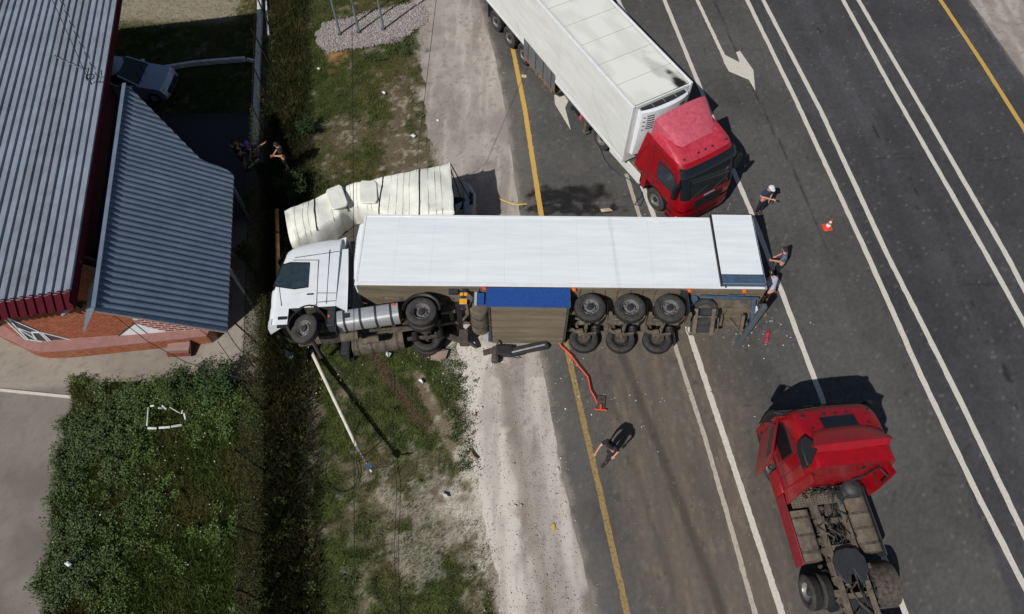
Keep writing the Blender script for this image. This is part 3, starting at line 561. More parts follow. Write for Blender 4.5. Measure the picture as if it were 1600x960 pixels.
    for sg in (1, -1):
        m = MB(); m.grid([[lo(z, s * sg, .016) for s in (.4, .45, .5, .55)] for z in (.62, .74, .86)]); cobj('headlight', m, 'clear', t, 40)
        # side window with frame, door seams and handle
        Y = 1.262 * sg; f = lambda x, z, h: (x, Y + h * sg, z)
        wy = [(x + (.2 if lying else 0), z) for x, z in [(.98, 1.86), (.30, 1.74), (-.16, 1.78), (-.18, 2.52), (.42, 2.56), (.68, 2.5)]]
        m = MB(); m.prism(wy, -.01, .004, f); cobj('side_window', m, 'glass2' if not opened else 'glass', t, 0)
        m = MB(); m.prism([(x * 1.03 + (-.02 if x < 0 else .0), 2.15 + (z - 2.15) * 1.1) for x, z in wy], -.012, .0, f); cobj('window_frame', m, 'black', t, 0)
        m = MB()
        for a, b in (((-.26, 1.16), (-.26, 2.62)), ((-.26, 2.62), (.55, 2.66)), ((-.6, 1.2), (-.6, 2.95)), ((-.26, 1.55), (-.9, 1.52)), ((-.9, 2.88), (.5, 2.74)), ((.95, 1.2), (1.02, 1.8)), ((-.9, 1.28), (-.28, 1.26)), ((-.26, 1.2), (-.08, 1.13))):
            m = MB(); m.beam(f(a[0], a[1], -.008), f(b[0], b[1], -.008), .014, .014); cobj('door_seam', m, 'darkgrey', t, 0)
        m = MB(); m.box(-.14, .08, Y - .01 * sg, Y + .02 * sg, 1.50, 1.54); cobj('door_handle', m, 'black', t, bevel=.008)
        m = MB(); m.tube([(.92, 1.2 * sg, 2.62), (1.02, 1.42 * sg, 2.6), (1.02, 1.42 * sg, 1.82), (.98, 1.2 * sg, 1.8)], .022, 6)
        m.box(.98, 1.10, sg * 1.34, sg * 1.56, 2.12, 2.56); m.box(.98, 1.10, sg * 1.34, sg * 1.54, 1.86, 2.08)
        if not lying: cobj('mirror', m, 'black' if not paint == 'red' else 'black', t, bevel=.03)
        for zz_ in (.5, .8): m = MB(); m.box(.72, 1.02, sg * 1.235, sg * 1.27, zz_, zz_ + .1); cobj('step', m, 'black', t)
    # roof lamps, hatch
    for y in ((-.95, -.32, 0, .32, .95)):
        m = MB(); m.lathe([(.0, .05), (.035, .045), (.045, .0)], (.58, y, 3.19), (.3, 0, 1), 10); cobj('roof_lamp', m, 'hub', t)
    if opened:
        m = MB(); P = [(-.02, -.36), (.3, -.36), (.42, -.36), (.42, .36), (-.02, .36)]; m.prism([(.0, -.5), (.52, -.5), (.52, .5), (.0, .5)], 0, .03, lambda x, y, h: (x, y, 3.365 - x * .18 - max(0, x - .2) * .22 + h)); cobj('roof_hatch', m, 'glass', t, bevel=.01)
        m = MB(); 
        for y in (-.8, .8):
            for x in (.05, .2): m.lathe([(0, .07), (.03, .06), (.05, 0)], (x, y, 3.32 - x * .25), (0, 0, 1), 8)
        cobj('roof_horn', m, 'black', t)
    # air deflector on the roof with side wings
    if deflector:
        dm, h1, w1 = deflector; m = MB(); G_ = []
        for i in range(9):
            k = i / 8; x = .16 - (1.22 if not opened else .55) * k; z = 3.35 + h1 * (k ** .8); ww = .82 + (w1 - .82) * k
            G_.append([Vector((x - .12 * abs(j / 8) ** 2 * 0, ww * j / 8, z - .10 * (abs(j) / 8) ** 3 - (.02 if abs(j) == 8 else 0))) for j in range(-8, 9)])
        m.grid(G_); m.grid([[p - Vector((0, 0, .03)) for p in r] for r in G_])
        m.grid([G_[-1], [p - Vector((0, 0, .03)) for p in G_[-1]]])
        for j in (0, 16): m.grid([[r[j] for r in G_], [Vector((r[j].x, r[j].y * 1.02, 3.05 + .3 * (1 - i / 8))) for i, r in enumerate(G_)]])
        cobj('roof_deflector', m, dm, t, 40, fix=False)
        if opened:
            m = MB(); m.grid([[Vector((p.x + .05, p.y, p.z - .12)) for p in G_[-1]], [Vector((-.86, 1.04 * j / 8, 3.05)) for j in range(-8, 9)], [Vector((-.92, 1.04 * j / 8, 2.6)) for j in range(-8, 9)], [Vector((-.94, 1.0 * j / 8, 1.6)) for j in range(-8, 9)]]); cobj('deflector_inside', m, 'red', t, 30, fix=False)
    for sg in (1, -1):
        wd = .50 if not (lying or opened) else .40; fl = 0 if not opened else .02
        prf = [(-.9, 1.15), (-.9, 3.0), (-.9 - wd * .75, 3.02 if not opened else 3.12), (-.9 - wd, 1.9), (-.9 - wd * 1.1, .98 if lying else 1.15)]
        m = MB(); n_ = len(prf); vs = []
        for o_ in (0, -.035): vs += [Vector((x, sg * (1.235 + (fl if x < -.95 else 0) + o_ - (.10 if (z > 2.95) else 0)), z)) for x, z in prf]
        m.add(vs, [tuple(range(n_)), tuple(range(2 * n_ - 1, n_ - 1, -1))] + [(i, i + n_, (i + 1) % n_ + n_, (i + 1) % n_) for i in range(n_)])
        cobj('side_deflector', m, paint, t, 0)
    # chassis
    m = MB()
    for sg in (1, -1):
        m.box(-4.75, .6, sg * .38, sg * .46, .74, 1.02); m.box(-4.75, .6, sg * .30, sg * .38, .985, 1.02); m.box(-4.75, .6, sg * .3, sg * .38, .74, .775)
        for i in range(9): x = -1.1 - i * .4; m.box(x, x + .1, sg * .46, sg * .5, .8, .96)
    obj('frame_rail', m, chassis, t, bevel=.006)
    for x in (-1.25, -1.95, -2.7, -4.0, -4.68):
        m = MB(); m.box(x, x + .14, -.38, .38, .8, .97); obj('cross_member', m, chassis, t, bevel=.01)
    m = MB(); m.tube([(-3.68, -.95, .52), (-3.68, .95, .52)], .09, 10); m.ball((-3.68, 0, .53), .24, 0, 12, 8, (1, 1.1, 1)); m.tube([(-1.3, 0, .75), (-3.5, 0, .6)], .06, 8); obj('rear_axle', m, 'dirtyd', t, 40); m = MB(); m.tube([(0, -.95, .5), (0, .95, .5)], .07, 8); obj('front_axle', m, 'dirtyd', t, 40)
    for sg in (1, -1):
        for dx in (-.45, .4): m = MB(); m.tube([(-3.68 + dx, sg * .58, .35), (-3.68 + dx, sg * .58, .68)], .13, 12); obj('air_spring', m, 'black', t, 40)
        m = MB(); m.beam((-3.0, sg * .58, .5), (-4.25, sg * .58, .42), .1, .1); obj('spring_beam', m, 'dirtyd', t)
    m = MB(); m.ball((-1.6, -.08, .78), .2, 0, 10, 6, (1.6, 1, .9)); m.box(-1.15, -.2, -.3, .3, .6, 1.0); m.ball((-2.2, .1, .8), .09); m.ball((-1.5, .2, .95), .08)
    obj('gearbox', m, 'dirtyd', t, 40)
    m = MB()                                          # hoses and lines
    for i in range(7):
        y0 = rng.uniform(-.3, .3); pts = [(-1.0, y0, 1.25 + rng.uniform(0, .25))] + [(-1.0 - (j + 1) * .33, y0 + rng.normal(0, .09), .95 + rng.normal(0, .05) + .1 * (j < 1)) for j in range(5)]; m.tube(pts, .014, 5)
    obj('air_hose', m, 'black', t)
    # walkway plates
    for x0, x1, y0, y1 in ((-1.45, -1.0, .42, 1.1), (-1.42, -1.02, -.36, .36)):
        m = MB(); m.box(x0, x1, y0, y1, 1.06, 1.08)
        for i in range(int((x1 - x0) / .07)):
            for j in range(int((y1 - y0) / .09)): m.box(x0 + .02 + i * .07, x0 + .055 + i * .07, y0 + .02 + j * .09, y0 + .07 + j * .09, 1.08, 1.085, 1)
        obj('walkway_plate', m, [chassis, 'dirtyd'], t)
    # tanks on both sides, each bound by straps
    for sg, x0, n_ in ((1, -1.0 if lying else -1.5, 4 if lying else 3), (-1, -1.1, 4)):
        L_ = (1.95 if lying and sg == 1 else 1.42 if sg == 1 else 1.75); tm = tankm if sg == 1 else chassis
        yc, zc, hy, hz = sg * .90, .70, .32, .30; m = MB(); pl = []
        for a in range(20):
            an = 2 * PI * a / 20; e = 3.6; cx_, sx_ = math.cos(an), math.sin(an); pl.append((yc + hy * math.copysign(abs(cx_) ** (2 / e), cx_), zc + hz * math.copysign(abs(sx_) ** (2 / e), sx_)))
        m.prism(pl, x0, x0 - L_, lambda a, b, h: (h, a, b)); tk = obj('fuel_tank', m, tm, t, 40)
        for i in range(n_):
            xc = x0 - L_ * (i + .5) / n_ + (0 if i else .02); m = MB(); P2 = [(yc + (a - yc) * 1.03, zc + (b - zc) * 1.035) for a, b in pl]; m.prism(P2, xc - .035, xc + .035, lambda a, b, h: (h, a, b)); obj('strap', m, 'darkgrey' if lying and sg == 1 else 'dirtyd', tk, 40)
    if lying:
        m = MB(); m.box(-1.42, -1.2, 1.215, 1.235, .62, .78); obj('tank_step', m, 'hub', t)
        m = MB(); m.box(-.80, -.74, 1.225, 1.262, .72, .8); m.box(-2.86, -2.78, 1.2, 1.235, .82, .9); obj('side_marker_lamp', m, 'orange', t)
        for x, y, r_ in ((-1.55, -.1, .13), (-.95, .35, .16)): m = MB(); m.tube([(x, y, .42), (x - .55, y, .42)], r_, 14); obj('air_tank', m, 'dirty', t, 40)
    else:
        m = MB(); m.box(-3.0, -.98, 1.215, 1.25, .4, 1.02); obj('side_skirt', m, 'reddark' if opened else 'panel2', t, bevel=.015)
        m = MB(); m.box(-3.0, -1.0, -1.24, -1.215, .45, 1.0); obj('side_skirt', m, 'darkgrey' if opened else 'panel2', t, bevel=.015)
    # fifth wheel
    m = MB(); pl = [(.45, -.3), (.5, .0), (.45, .3), (.2, .46), (-.1, .46), (-.42, .3), (-.45, .14), (-.1, .05), (-.1, -.05), (-.45, -.14), (-.42, -.3), (-.1, -.46), (.2, -.46)]
    m.prism(pl, 1.12, 1.18, lambda x, y, h: (x - 3.2, y, h + (x) * -.0)); m.box(-3.4, -3.0, -.42, .42, 1.02, 1.12); obj('fifth_wheel', m, 'black' if not opened else 'hub', t, bevel=.01)
    # wheels
    for sg in (1, -1):
        (lying and sg == -1) or wheel(t, (0, sg * 1.07, .5), sg, yaw=steer, rimm='rim'); wheel(t, (-3.68, sg * 1.08, .5), sg, dual=True, rimm='rim')
    if lying or fender_l:
        pass
    for sg in (1, -1):
        if opened and sg == 1: continue
        if lying and sg == 1: A_ = np.linspace(-.15, PI * .95, 16)
        else: A_ = np.linspace(.15, PI - .15, 14)
        rr = .60; m = MB(); y0, y1 = sg * .56, sg * 1.26; G_ = [[Vector((-3.68 - rr * math.cos(a), y, .5 + rr * math.sin(a))) for y in (y0, y1)] for a in A_]; G2 = [[Vector((-3.68 - (rr + .025) * math.cos(a), y, .5 + (rr + .025) * math.sin(a))) for y in (y0, y1)] for a in A_]
        m.grid(G_); m.grid(G2); m.grid([[r[1] for r in G_], [r[1] for r in G2]])
        m.grid([[r[1] for r in G2], [r[1] + Vector((0, -.05 * sg, -.0)) + (r[1] - Vector((-3.68, r[1].y, .5))) * -.12 for r in G2]])
        obj('rear_fender', m, 'black' if not opened else 'dirtyd', t, 40, fix=False)
    m = MB(); m.box(-4.95, -4.78, -1.1, 1.1, .55, .7); obj('rear_bar', m, chassis if opened else 'black', t, bevel=.01)
    for sg in (1, -1): m = MB(); m.box(-4.99, -4.95, sg * .75, sg * 1.1, .56, .7); obj('tail_lamp', m, 'redlens', t)
    return t
def upright(x, y, fx, fy, z=0):
    return Matrix.Translation((x, y, z)) @ Matrix.Rotation(math.atan2(fy, fx), 4, 'Z')
def lyingm(x, y, z, fx, fy, roll=0):
    f = Vector((fx, fy, 0)).normalized(); l = Vector((0, 0, 1)); u = f.cross(l)
    R_ = Matrix(((f.x, l.x, u.x), (f.y, l.y, u.y), (f.z, l.z, u.z))).to_4x4()
    return Matrix.Translation((x, y, z)) @ R_ @ Matrix.Rotation(roll, 4, 'X')
def trailer(label, mtx, axles, L_=13.35, lying=False, skin='panel', grp=None):
    t = thing('semi_trailer', label, 'trailer', mtx=mtx, group=grp); W = 1.3; Z0, Z1 = 1.17, 4.02
    for sg in (1, -1):
        m = MB(); m.box(-L_ + .06, -.06, sg * (W - .07), sg * W, Z0 + .12, Z1 - .08); sw = obj('side_wall', m, skin, t)
        m = MB(); yy = sg * (W + .001)
        n_ = 11
        for i in range(1, n_): x = -L_ * i / n_; m.box(x - .003, x + .003, yy - .004, yy + .001, Z0 + .14, Z1 - .1)
        obj('panel_joint', m, 'joint', sw, 0)
        m = MB(); m.box(-L_, 0, sg * (W - .02), sg * (W + .012), Z0, Z0 + .13); obj('bottom_rail', m, 'white', t, bevel=.006)
        m = MB(); m.box(-L_, 0, sg * (W - .08), sg * (W + .008), Z1 - .085, Z1 + .012); obj('top_rail', m, 'white', t, bevel=.01)
        m = MB(); m.box(-.07, .012, sg * (W - .1), sg * (W + .014), Z0, Z1 + .014); obj('corner_post', m, 'white', t, bevel=.012)
        m = MB(); m.box(-L_ - .012, -L_ + .08, sg * (W - .1), sg * (W + .014), Z0, Z1 + .014); obj('corner_post', m, 'alu', t, bevel=.008)
    m = MB(); m.box(-.06, .004, -W + .08, W - .08, Z0, Z1 - .05); obj('front_wall', m, skin, t)
    nx, ny = 120, 30; Xg = np.repeat(np.linspace(-L_ + .05, -.05, nx)[:, None], ny, 1); Yg = np.repeat(np.linspace(-W + .07, W - .07, ny)[None], nx, 0); V = np.stack([Xg, Yg, np.full_like(Xg, Z1 - .005)], -1).reshape(-1, 3)
    I = np.arange(nx * ny).reshape(nx, ny); Fc = np.stack([I[:-1, :-1], I[1:, :-1], I[1:, 1:], I[:-1, 1:]], -1).reshape(-1, 4)
    cc = mixc(col(222, 223, 218), col(200, 200, 192), sm(.4, .7, fbm(Xg, Yg * 2.5, .8, 4, 200))); 
    cc = mixc(cc, col(222, 223, 218), np.full(Xg.shape, .5))
    if not lying: cc = mixc(cc, col(40, 38, 36), np.clip(blob(Xg, Yg, -.25, .88, .5, .2, .5, 201) * .95 + blob(Xg, Yg, -.9, .75, 1.3, .5, .8, 202) * .3, 0, 1)); cc = mixc(cc, col(150, 145, 132), sm(.25, .05, W - np.abs(Yg)) * .35)
    rf = fastmesh('roof_panel', V, Fc, 'roofskin', cc.reshape(-1, 3), parent=t)
    m = MB()
    for i in range(1, 11): x = -L_ * i / 11; m.box(x - .008, x + .008, -W + .08, W - .08, Z1 - .012, Z1 + .002)
    obj('roof_seam', m, 'tarpseam', rf, 0)
    # rear doors
    for sg in (1, -1):
        if lying and sg == 1:
            m = MB(); m.box(-L_ + .08, -L_ + 1.44, W + .06, W + .14, Z0 + .08, Z1 + .04); m.box(-L_ + .06, -L_ + 1.47, W + .05, W + .15, Z0 + .06, Z0 + .1); d = obj('rear_door', m, skin, t, bevel=.012, label='white rear door folded right back against the side wall')
            m = MB(); m.box(-L_ + .09, -L_ + 1.45, W + .142, W + .152, Z0 + .11, Z0 + .46); m.box(-L_ + .06, -L_ + 1.47, W + .05, W + .16, Z0 + .055, Z0 + .09); obj('kick_plate', m, 'bluegrey', d)
            m = MB(); m.box(-L_ + 1.45, -L_ + 1.5, W + .04, W + .15, Z0 + .05, Z1 + .04); m.box(-L_ + .06, -L_ + 1.47, W + .05, W + .15, Z1 + .04, Z1 + .06); obj('door_seal', m, 'black', d)
            m = MB(); m.tube([(-L_ + 1.36, W + .1, Z0 - .02), (-L_ + 1.36, W + .1, Z0 + .2)], .02); obj('locking_rod', m, 'darkgrey', d); continue
        m = MB(); m.box(-L_ - .02, -L_ + .05, sg * .02, sg * (W - .1), Z0 + .06, Z1 - .08); d = obj('rear_door', m, skin, t, bevel=.01)
        m = MB()
        for y in (.35, .95): m.tube([(-L_ - .05, sg * y, Z0), (-L_ - .05, sg * y, Z1 - .05)], .018)
        obj('locking_rod', m, 'galv', d)
    # floor, beams, crossmembers
    m = MB(); m.box(-L_ + .02, -.05, -W + .03, W - .03, Z0 - .03, Z0); obj('floor', m, 'under', t)
    for sg in (1, -1):
        m = MB(); m.prism([(-.8, 1.13), (-3.2, 1.13), (-L_ + .1, 1.13), (-L_ + .1, .86), (-3.9, .82), (-3.2, 1.0), (-.8, 1.03)], sg * .58, sg * .66, lambda x, z, h: (x, h, z)); obj('chassis_beam', m, 'dirty', t, 0, bevel=.008)
    for i in range(32):
        x = -.35 - i * .41
        if lying and x > -3.9: continue
        m = MB(); m.box(x, x + .06, -W + .06, W - .06, Z0 - (.12 if not lying else .065), Z0 - .03); obj('floor_beam', m, 'under', t)
    for x in axles:
        m = MB(); m.tube([(x, -1.0, .5), (x, 1.0, .5)], .065, 12); m.tube([(x, .3, .5), (x, .42, .5)], .075, 12); ax_ = obj('axle', m, 'dirty', t, 40)
        for sg in (1, -1):
            m = MB(); m.beam((x + .55, sg * .6, .66), (x + .0, sg * .6, .43), .11, .07); m.beam((x + .02, sg * .6, .43), (x - .38, sg * .6, .5), .11, .06); m.box(x + .48, x + .62, sg * .52, sg * .68, .58, .86)
            m.tube([(x - .02, sg * .45, .42), (x + .42, sg * .42, .5)], .035, 6); m.tube([(x + .15, sg * .74, .45), (x + .28, sg * .74, .9)], .045, 8); obj('trailing_arm', m, 'dirty', ax_)
            m = MB(); m.lathe([(0, 0), (.14, .0), (.16, .06), (.13, .1), (.16, .15), (.14, .22), (0, .22)], (x - .36, sg * .6, .53), (0, 0, 1), 14); obj('air_spring', m, 'black', ax_, 40)
            m = MB(); m.lathe([(0, 0), (.09, .01), (.1, .1), (.085, .2), (0, .21)], (x + .1, sg * .32, .44), (.8, 0, -.2), 12); obj('brake_chamber', m, 'dirty', ax_, 40); m = MB(); m.lathe([(.07, 0), (.21, .02), (.21, .14), (.07, .16)], (x, sg * .84, .5), (0, sg, 0), 20); obj('brake_drum', m, 'dirtyd', ax_, 40)
            wheel(t, (x, sg * 1.11, .5), sg)
    for sg in (1, -1):
        m = MB(); x = axles[-1] - .62; m.box(x, x + .03, sg * .95, sg * 1.28, .35, 1.1); m.beam((x + .25, sg * 1.1, 1.14), (x, sg * 1.1, 1.0), .34, .02); obj('mud_flap', m, 'darkgrey', t)
    # pallet box with blue sides (lying) or grey side board and stowed pallets (upright)
    if lying:
        x0, x1 = -4.28, -6.98
        m = MB(); m.box(x1, x0, W - .08, W - .03, .45, 1.16); m.box(x1 - .01, x0 + .01, W - .09, W - .02, .445, .462); sp = obj('pallet_box_side', m, 'blue', t, bevel=.004)
        m = MB()
        for x in (x0, x1): m.box(x - .01, x + .01, W - .035, W - .02, .46, 1.15)
        for x in (x0 - .85, x0 - 1.7, x0 - 2.55): m.box(x - .04, x + .04, W - .04, W - .01, 1.1, 1.16)
        for i in range(7): m.box(x0 - .02, x0 - .005, W - .036, W - .018, .5 + i * .09, .515 + i * .09); m.box(x1 + .005, x1 + .02, W - .036, W - .018, .5 + i * .09, .515 + i * .09)
        obj('box_fitting', m, 'bluegrey', sp)
        for i in range(8):
            z_ = .44; ya = W - .12 - i * .31; m = MB(); m.box(x1 + .1, x0 - .14, ya - .3, ya, z_ - .006 * (i % 2), z_ + .03); m.box(x1 + .1, x0 - .14, ya - .302, ya - .285, z_ - .022, z_); obj('pallet_box_board', m, 'under', t)
        for x in (x0 - .1, x1 + .06): m = MB(); m.box(x - .03, x + .03, -W + .1, W - .09, .40, 1.14); obj('pallet_box_frame', m, 'dirtyd', t)
        m = MB(); m.box(x1, x0, -W + .05, -W + .1, .45, 1.16); obj('pallet_box_side', m, 'blue', t)
        m = MB(); m.box(-3.86, -4.22, W - .14, W - .1, .52, .98); obj('battery_cover', m, 'blue', t, bevel=.01); m = MB(); m.box(-3.9, -3.98, W - .10, W - .08, .5, 1.0); obj('trim_strip', m, 'tarpseam', t)
        m = MB(); m.tube([(-4.05, .85, .66), (-4.05, -.55, .66)], .32, 24); m.lathe([(.32, 0), (.28, .07), (.1, .1), (0, .1)], (-4.05, .85, .66), (0, 1, 0), 24); m.tube([(-4.05, .94, .66), (-4.05, .97, .66)], .05, 10); obj('reefer_fuel_tank', m, 'dirty', t, 40)
        for y in (.5, -.1): m = MB(); m.lathe([(.325, -.03), (.333, -.03), (.333, .03), (.325, .03)], (-4.05, y, .66), (0, 1, 0), 24); obj('tank_strap', m, 'dirtyd', t, 40)
        # yellow boxes, landing gear stumps, lamps
        m = MB(); m.box(-3.48, -3.62, W - .1, W - .03, .35, 1.08); pb = obj('control_box', m, rgbmat('navy_plastic', (40, 42, 78)), t, bevel=.01)
        for z0, z1, xa, xb in ((.82, .93, -3.43, -3.54), (.82, .93, -3.56, -3.67), (.5, .7, -3.43, -3.67)): m = MB(); m.box(xa, xb, W - .028, W + .0, z0, z1); obj('yellow_cover', m, rgbmat('yellow_plastic', (226, 168, 40)), pb, bevel=.008)
        m = MB(); m.box(-3.05, -3.35, W - .25, W - .12, .98, 1.14); obj('bracket', m, 'darkgrey', t)
        for sg in (1, -1): m = MB(); m.box(-2.55, -2.72, sg * .72 - .08, sg * .72 + .08, .25 if sg < 0 else .5, 1.14); m.beam((-2.6, sg * .7, .9), (-3.3, sg * .62, 1.1), .06, .06); m.tube([(-2.63, sg * .72, .2 if sg < 0 else .45), (-2.63, sg * .72, .5)], .06, 8); obj('landing_leg', m, 'dirtyd', t)
        m = MB(); m.beam((-2.63, -.64, .55), (-2.63, .64, .8), .07, .07); m.beam((-2.8, -.9, .5), (-3.6, -1.1, .3), .2, .12); m.box(-3.3, -3.6, -1.25, -.6, .25, .6); m.beam((-3.4, -.7, .3), (-3.9, -1.2, .2), .12, .08); obj('bent_bracing', m, 'dirtyd', t)
        for x in (-4.22, -7.12, -10.85, -12.62): m = MB(); m.lathe([(0, .04), (.05, .035), (.06, 0)], (x, W - .02, Z0 - .06), (0, 1, 0), 12); m.box(x - .06, x + .06, W - .06, W - .015, Z0 - .12, Z0 - .01); obj('side_marker_lamp', m, 'amber' if x < -5 else 'orange', t)
        # mudguards behind each upper wheel
        for x in axles:
            m = MB(); A_ = np.linspace(-1.1, .95, 12); rr = .56; G_ = [[Vector((x - rr * math.cos(a), y, .5 + rr * math.sin(a))) for y in (.78, 1.12)] for a in A_]; G2 = [[p + Vector((-.02, 0, .012)) for p in r] for r in G_]; m.grid(G_); m.grid(G2); m.grid([[r[1] for r in G_], [r[1] for r in G2]]); obj('mudguard', m, 'black', t, 40, fix=False)
            m = MB(); m.box(x - .62, x - .72, .4, 1.05, .3, .42); obj('cross_bracket', m, 'dirty', t)
        # spare wheel hanging in its broken rack
        rk = Matrix.Translation((-11.45, .35, .72)) @ Matrix.Rotation(R(38), 4, 'X')
        wf = lambda *p: rk @ Vector(p)
        m = MB(); pr = [(.29, -.1), (.35, -.15), (.46, -.13), (.5, -.09), (.5, .09), (.46, .13), (.35, .15), (.29, .1)]; m.lathe(pr, wf(0, .12, .02), (rk.to_3x3() @ Vector((0, 0, 1))), 32, mf=[0, 0, 1, 1, 1, 0, 0]); m.lathe([(.29, 0), (.0, .03)], wf(0, .12, .02), (rk.to_3x3() @ Vector((0, 0, 1))), 20, 2); obj('spare_wheel', m, ['rubber', 'tread', 'hub'], t, 40)
        m = MB()
        for x in (-.3, .28): m.beam(wf(x, -.62, -.17), wf(x, .3, -.17), .13, .05)
        for y in (-.62, -.0): m.beam(wf(-.42, y, -.16), wf(.42, y, -.16), .05, .05)
        m.tube([wf(*p) for p in ((-.5, -.05, -.1), (-.52, -.45, -.1), (-.4, -.68, -.1), (.4, -.68, -.1), (.5, -.5, -.1), (.48, 0, -.1))], .022, 6); obj('spare_wheel_rack', m, 'dirty', t)
        m = MB(); m.add([wf(-.45, -.6, -.1), wf(.4, -.6, -.1), wf(.4, -.1, -.05), wf(-.4, -.1, -.05)], [(0, 1, 2, 3)]); obj('rack_plate', m, 'hub', t)
        # air tank, blue rear frame parts, bent bumper
        m = MB(); m.tube([(-11.05, 1.0, .97), (-11.05, .5, .97)], .12, 16); obj('air_tank', m, 'bluegrey', t, 40)
        m = MB(); m.beam((-11.2, 1.1, .98), (-13.1, 1.1, .92), .07, .09); m.beam((-12.1, 1.15, 1.0), (-12.7, 1.0, 1.1), .05, .05); m.beam((-12.95, 1.1, .95), (-13.05, .3, .55), .12, .12); obj('rear_frame', m, 'bluegrey', t, bevel=.01)
        m = MB(); m.beam((-13.2, 1.25, .58), (-13.05, -1.2, .5), .16, .17); bb = obj('rear_bumper', m, rgbmat('worn_blue_grey_paint', (84, 92, 98)), t, bevel=.02)
        m = MB(); m.beam((-12.85, .2, .8), (-12.9, -.5, .5), .1, .12); m.beam((-13.0, .7, .6), (-12.6, .6, 1.05), .06, .06); m.beam((-13.0, -.6, .5), (-12.6, -.5, 1.05), .06, .06); obj('bumper_arm', m, 'dirty', t)
        m = MB(); m.tube([(-13.1, 1.05, .8), (-13.3, .8, .9), (-13.2, .5, .7), (-13.05, .55, .95)], .02, 6); m.ball((-13.22, .85, .85), .09, 0); m.box(-13.4, -13.3, .4, .62, .75, .9); obj('loose_wiring', m, 'black', t)
        m = MB(); m.box(-13.1, -13.16, .55, .75, .62, .86); obj('number_lamp', m, 'white', t, bevel=.01)
        m = MB(); m.tube([(-10.8, .15, .9), (-12.2, .1, .84), (-12.2, .35, .86)], .012, 5); m.tube([(-11.9, .2, .7), (-11.95, -.1, .7), (-11.8, -.35, .75)], .06, 8); obj('cable_run', m, 'darkgrey', t)
    else:
        m = MB(); m.box(-7.7, -5.05, -W - .02, -W + .02, .62, 1.55); obj('side_board', m, 'galvd', t, bevel=.01)
        for x in (-5.35, -6.0, -6.65, -7.3): m = MB(); m.box(x - .02, x + .02, -W - .03, -W - .018, .64, 1.53); obj('board_rib', m, 'hub', t)
        m = MB(); m.box(-7.6, -5.1, -W + .05, .2, .42, .48); obj('pallet_box_floor', m, 'dirty', t)
        for sg in (1, -1):
            m = MB(); m.box(-2.95, -2.8, sg * .95, sg * 1.1, .15, 1.1); m.box(-3.0, -2.75, sg * .9, sg * 1.15, .1, .15); obj('landing_leg', m, 'dirty', t)
        m = MB(); m.box(-L_ - .04, -L_ + .08, -1.15, 1.15, .5, .62); obj('rear_bumper', m, 'darkgrey', t)
        m = MB(); m.box(-3.1, -2.98, -1.28, -1.1, .75, 1.1); obj('red_box', m, 'redfade', t, bevel=.01)
        m = MB(); m.tube([(-3.6, -1.1, .9), (-3.9, -1.1, .6)], .1, 10); m.box(-3.6, -3.3, -1.2, -.9, .7, 1.1); obj('air_tank', m, 'black', t, 40)
    # refrigeration unit on the front wall
    m = MB(); Yr = np.linspace(-1, 1, 17); prf = [(1.55, .0), (1.6, .26), (2.3, .36), (3.3, .42), (3.78, .36), (3.84, .24)]
    def rx(y, x): return x * (1 - .45 * abs(y) ** 2.5)
    G_ = [[Vector((.01 + rx(y, x), y * 1.02, z + (.0))) for y in Yr] for z, x in prf]; m.grid(G_)
    for j in (0, 16): m.add([r[j] for r in G_] + [Vector((.006, r[j].y, r[j].z)) for r in G_][::-1], [tuple(range(12))])
    ru = obj('cooling_unit', m, 'white', t, 40, fix=False)
    m = MB(); m.grid([[Vector((.012 + rx(y, .22), y * .97, 3.845)) for y in Yr], [Vector((.006, y * .97, 3.845)) for y in Yr]]); obj('condenser_grille', m, 'hub', ru)
    m = MB()
    for y in (-.5, 0, .5): m.box(.0, .2, y - .01, y + .01, 3.846, 3.87)
    obj('grille_bar', m, 'galv', ru)
    m = MB()
    def slot(y0, y1, z): 
        pts = [(y0 + (y1 - y0) * k / 4) for k in range(5)]
        def xx(y, zz): return .012 + rx(y, np.interp(zz, [1.55, 1.6, 2.3, 3.3, 3.78], [0, .26, .36, .42, .36]))
        m.grid([[Vector((xx(y, z) + .008, y * 1.02, z)) for y in pts], [Vector((xx(y, z + .045) + .008, y * 1.02, z + .045)) for y in pts]])
    for i in range(7):
        slot(-.80, -.52, 3.0 + i * .1); slot(.55, .82, 3.0 + i * .1); 
        if i % 2 == 0: slot(-.93, -.85, 2.95 + i * .1)
    if lying:
        for i in range(9): slot(.86, .98, 2.0 + i * .17)
    obj('louvre', m, 'black', ru, 0, fix=False)
    return t
def rgbmat(name, c, rough=.5, **k):
    if name not in M: M[name] = mat(name, rgb(*c), rough, noise=.12, **k)
    return name
M['roofskin'] = mat('trailer_roof_skin', (.6, .6, .6), .5, attr='Col', spec=.3)
M['galvd'] = mat('dull_galvanised_sheet', rgb(112, 116, 118), .6, .2, c2=rgb(90, 94, 96), nscale=3)
# the lying white lorry: semi-trailer on its right side, wheels to the south, tractor at the west end
TL = lyingm(-5.12, 10.43, 1.31, -1, .012)
trailer('long white refrigerated semi-trailer lying on its side across the road', TL, [-7.62, -8.9, -10.17], lying=True)
TT = lyingm(-6.45, 9.62, 1.27, -.985, -.165)
tractor('white truck tractor lying on its side against the fence, beside the crushed tarpaulin', TT, paint='white', steer=R(-24), chassis='dirty', deflector=('white', .28, 1.0), lying=True)
# upright red lorry with a white trailer
tractor('red truck tractor with a faded pinkish roof deflector, coupled to the upright white trailer', upright(6.57, 17.39, .515, -.857), deflector=('redfade', .58, 1.12), chassis='dirty')
trailer('upright grimy white refrigerated semi-trailer with a sooty roof corner behind the red cab', upright(5.42, 18.72, .488, -.873), [-7.9, -9.2, -10.5], skin='panel2')
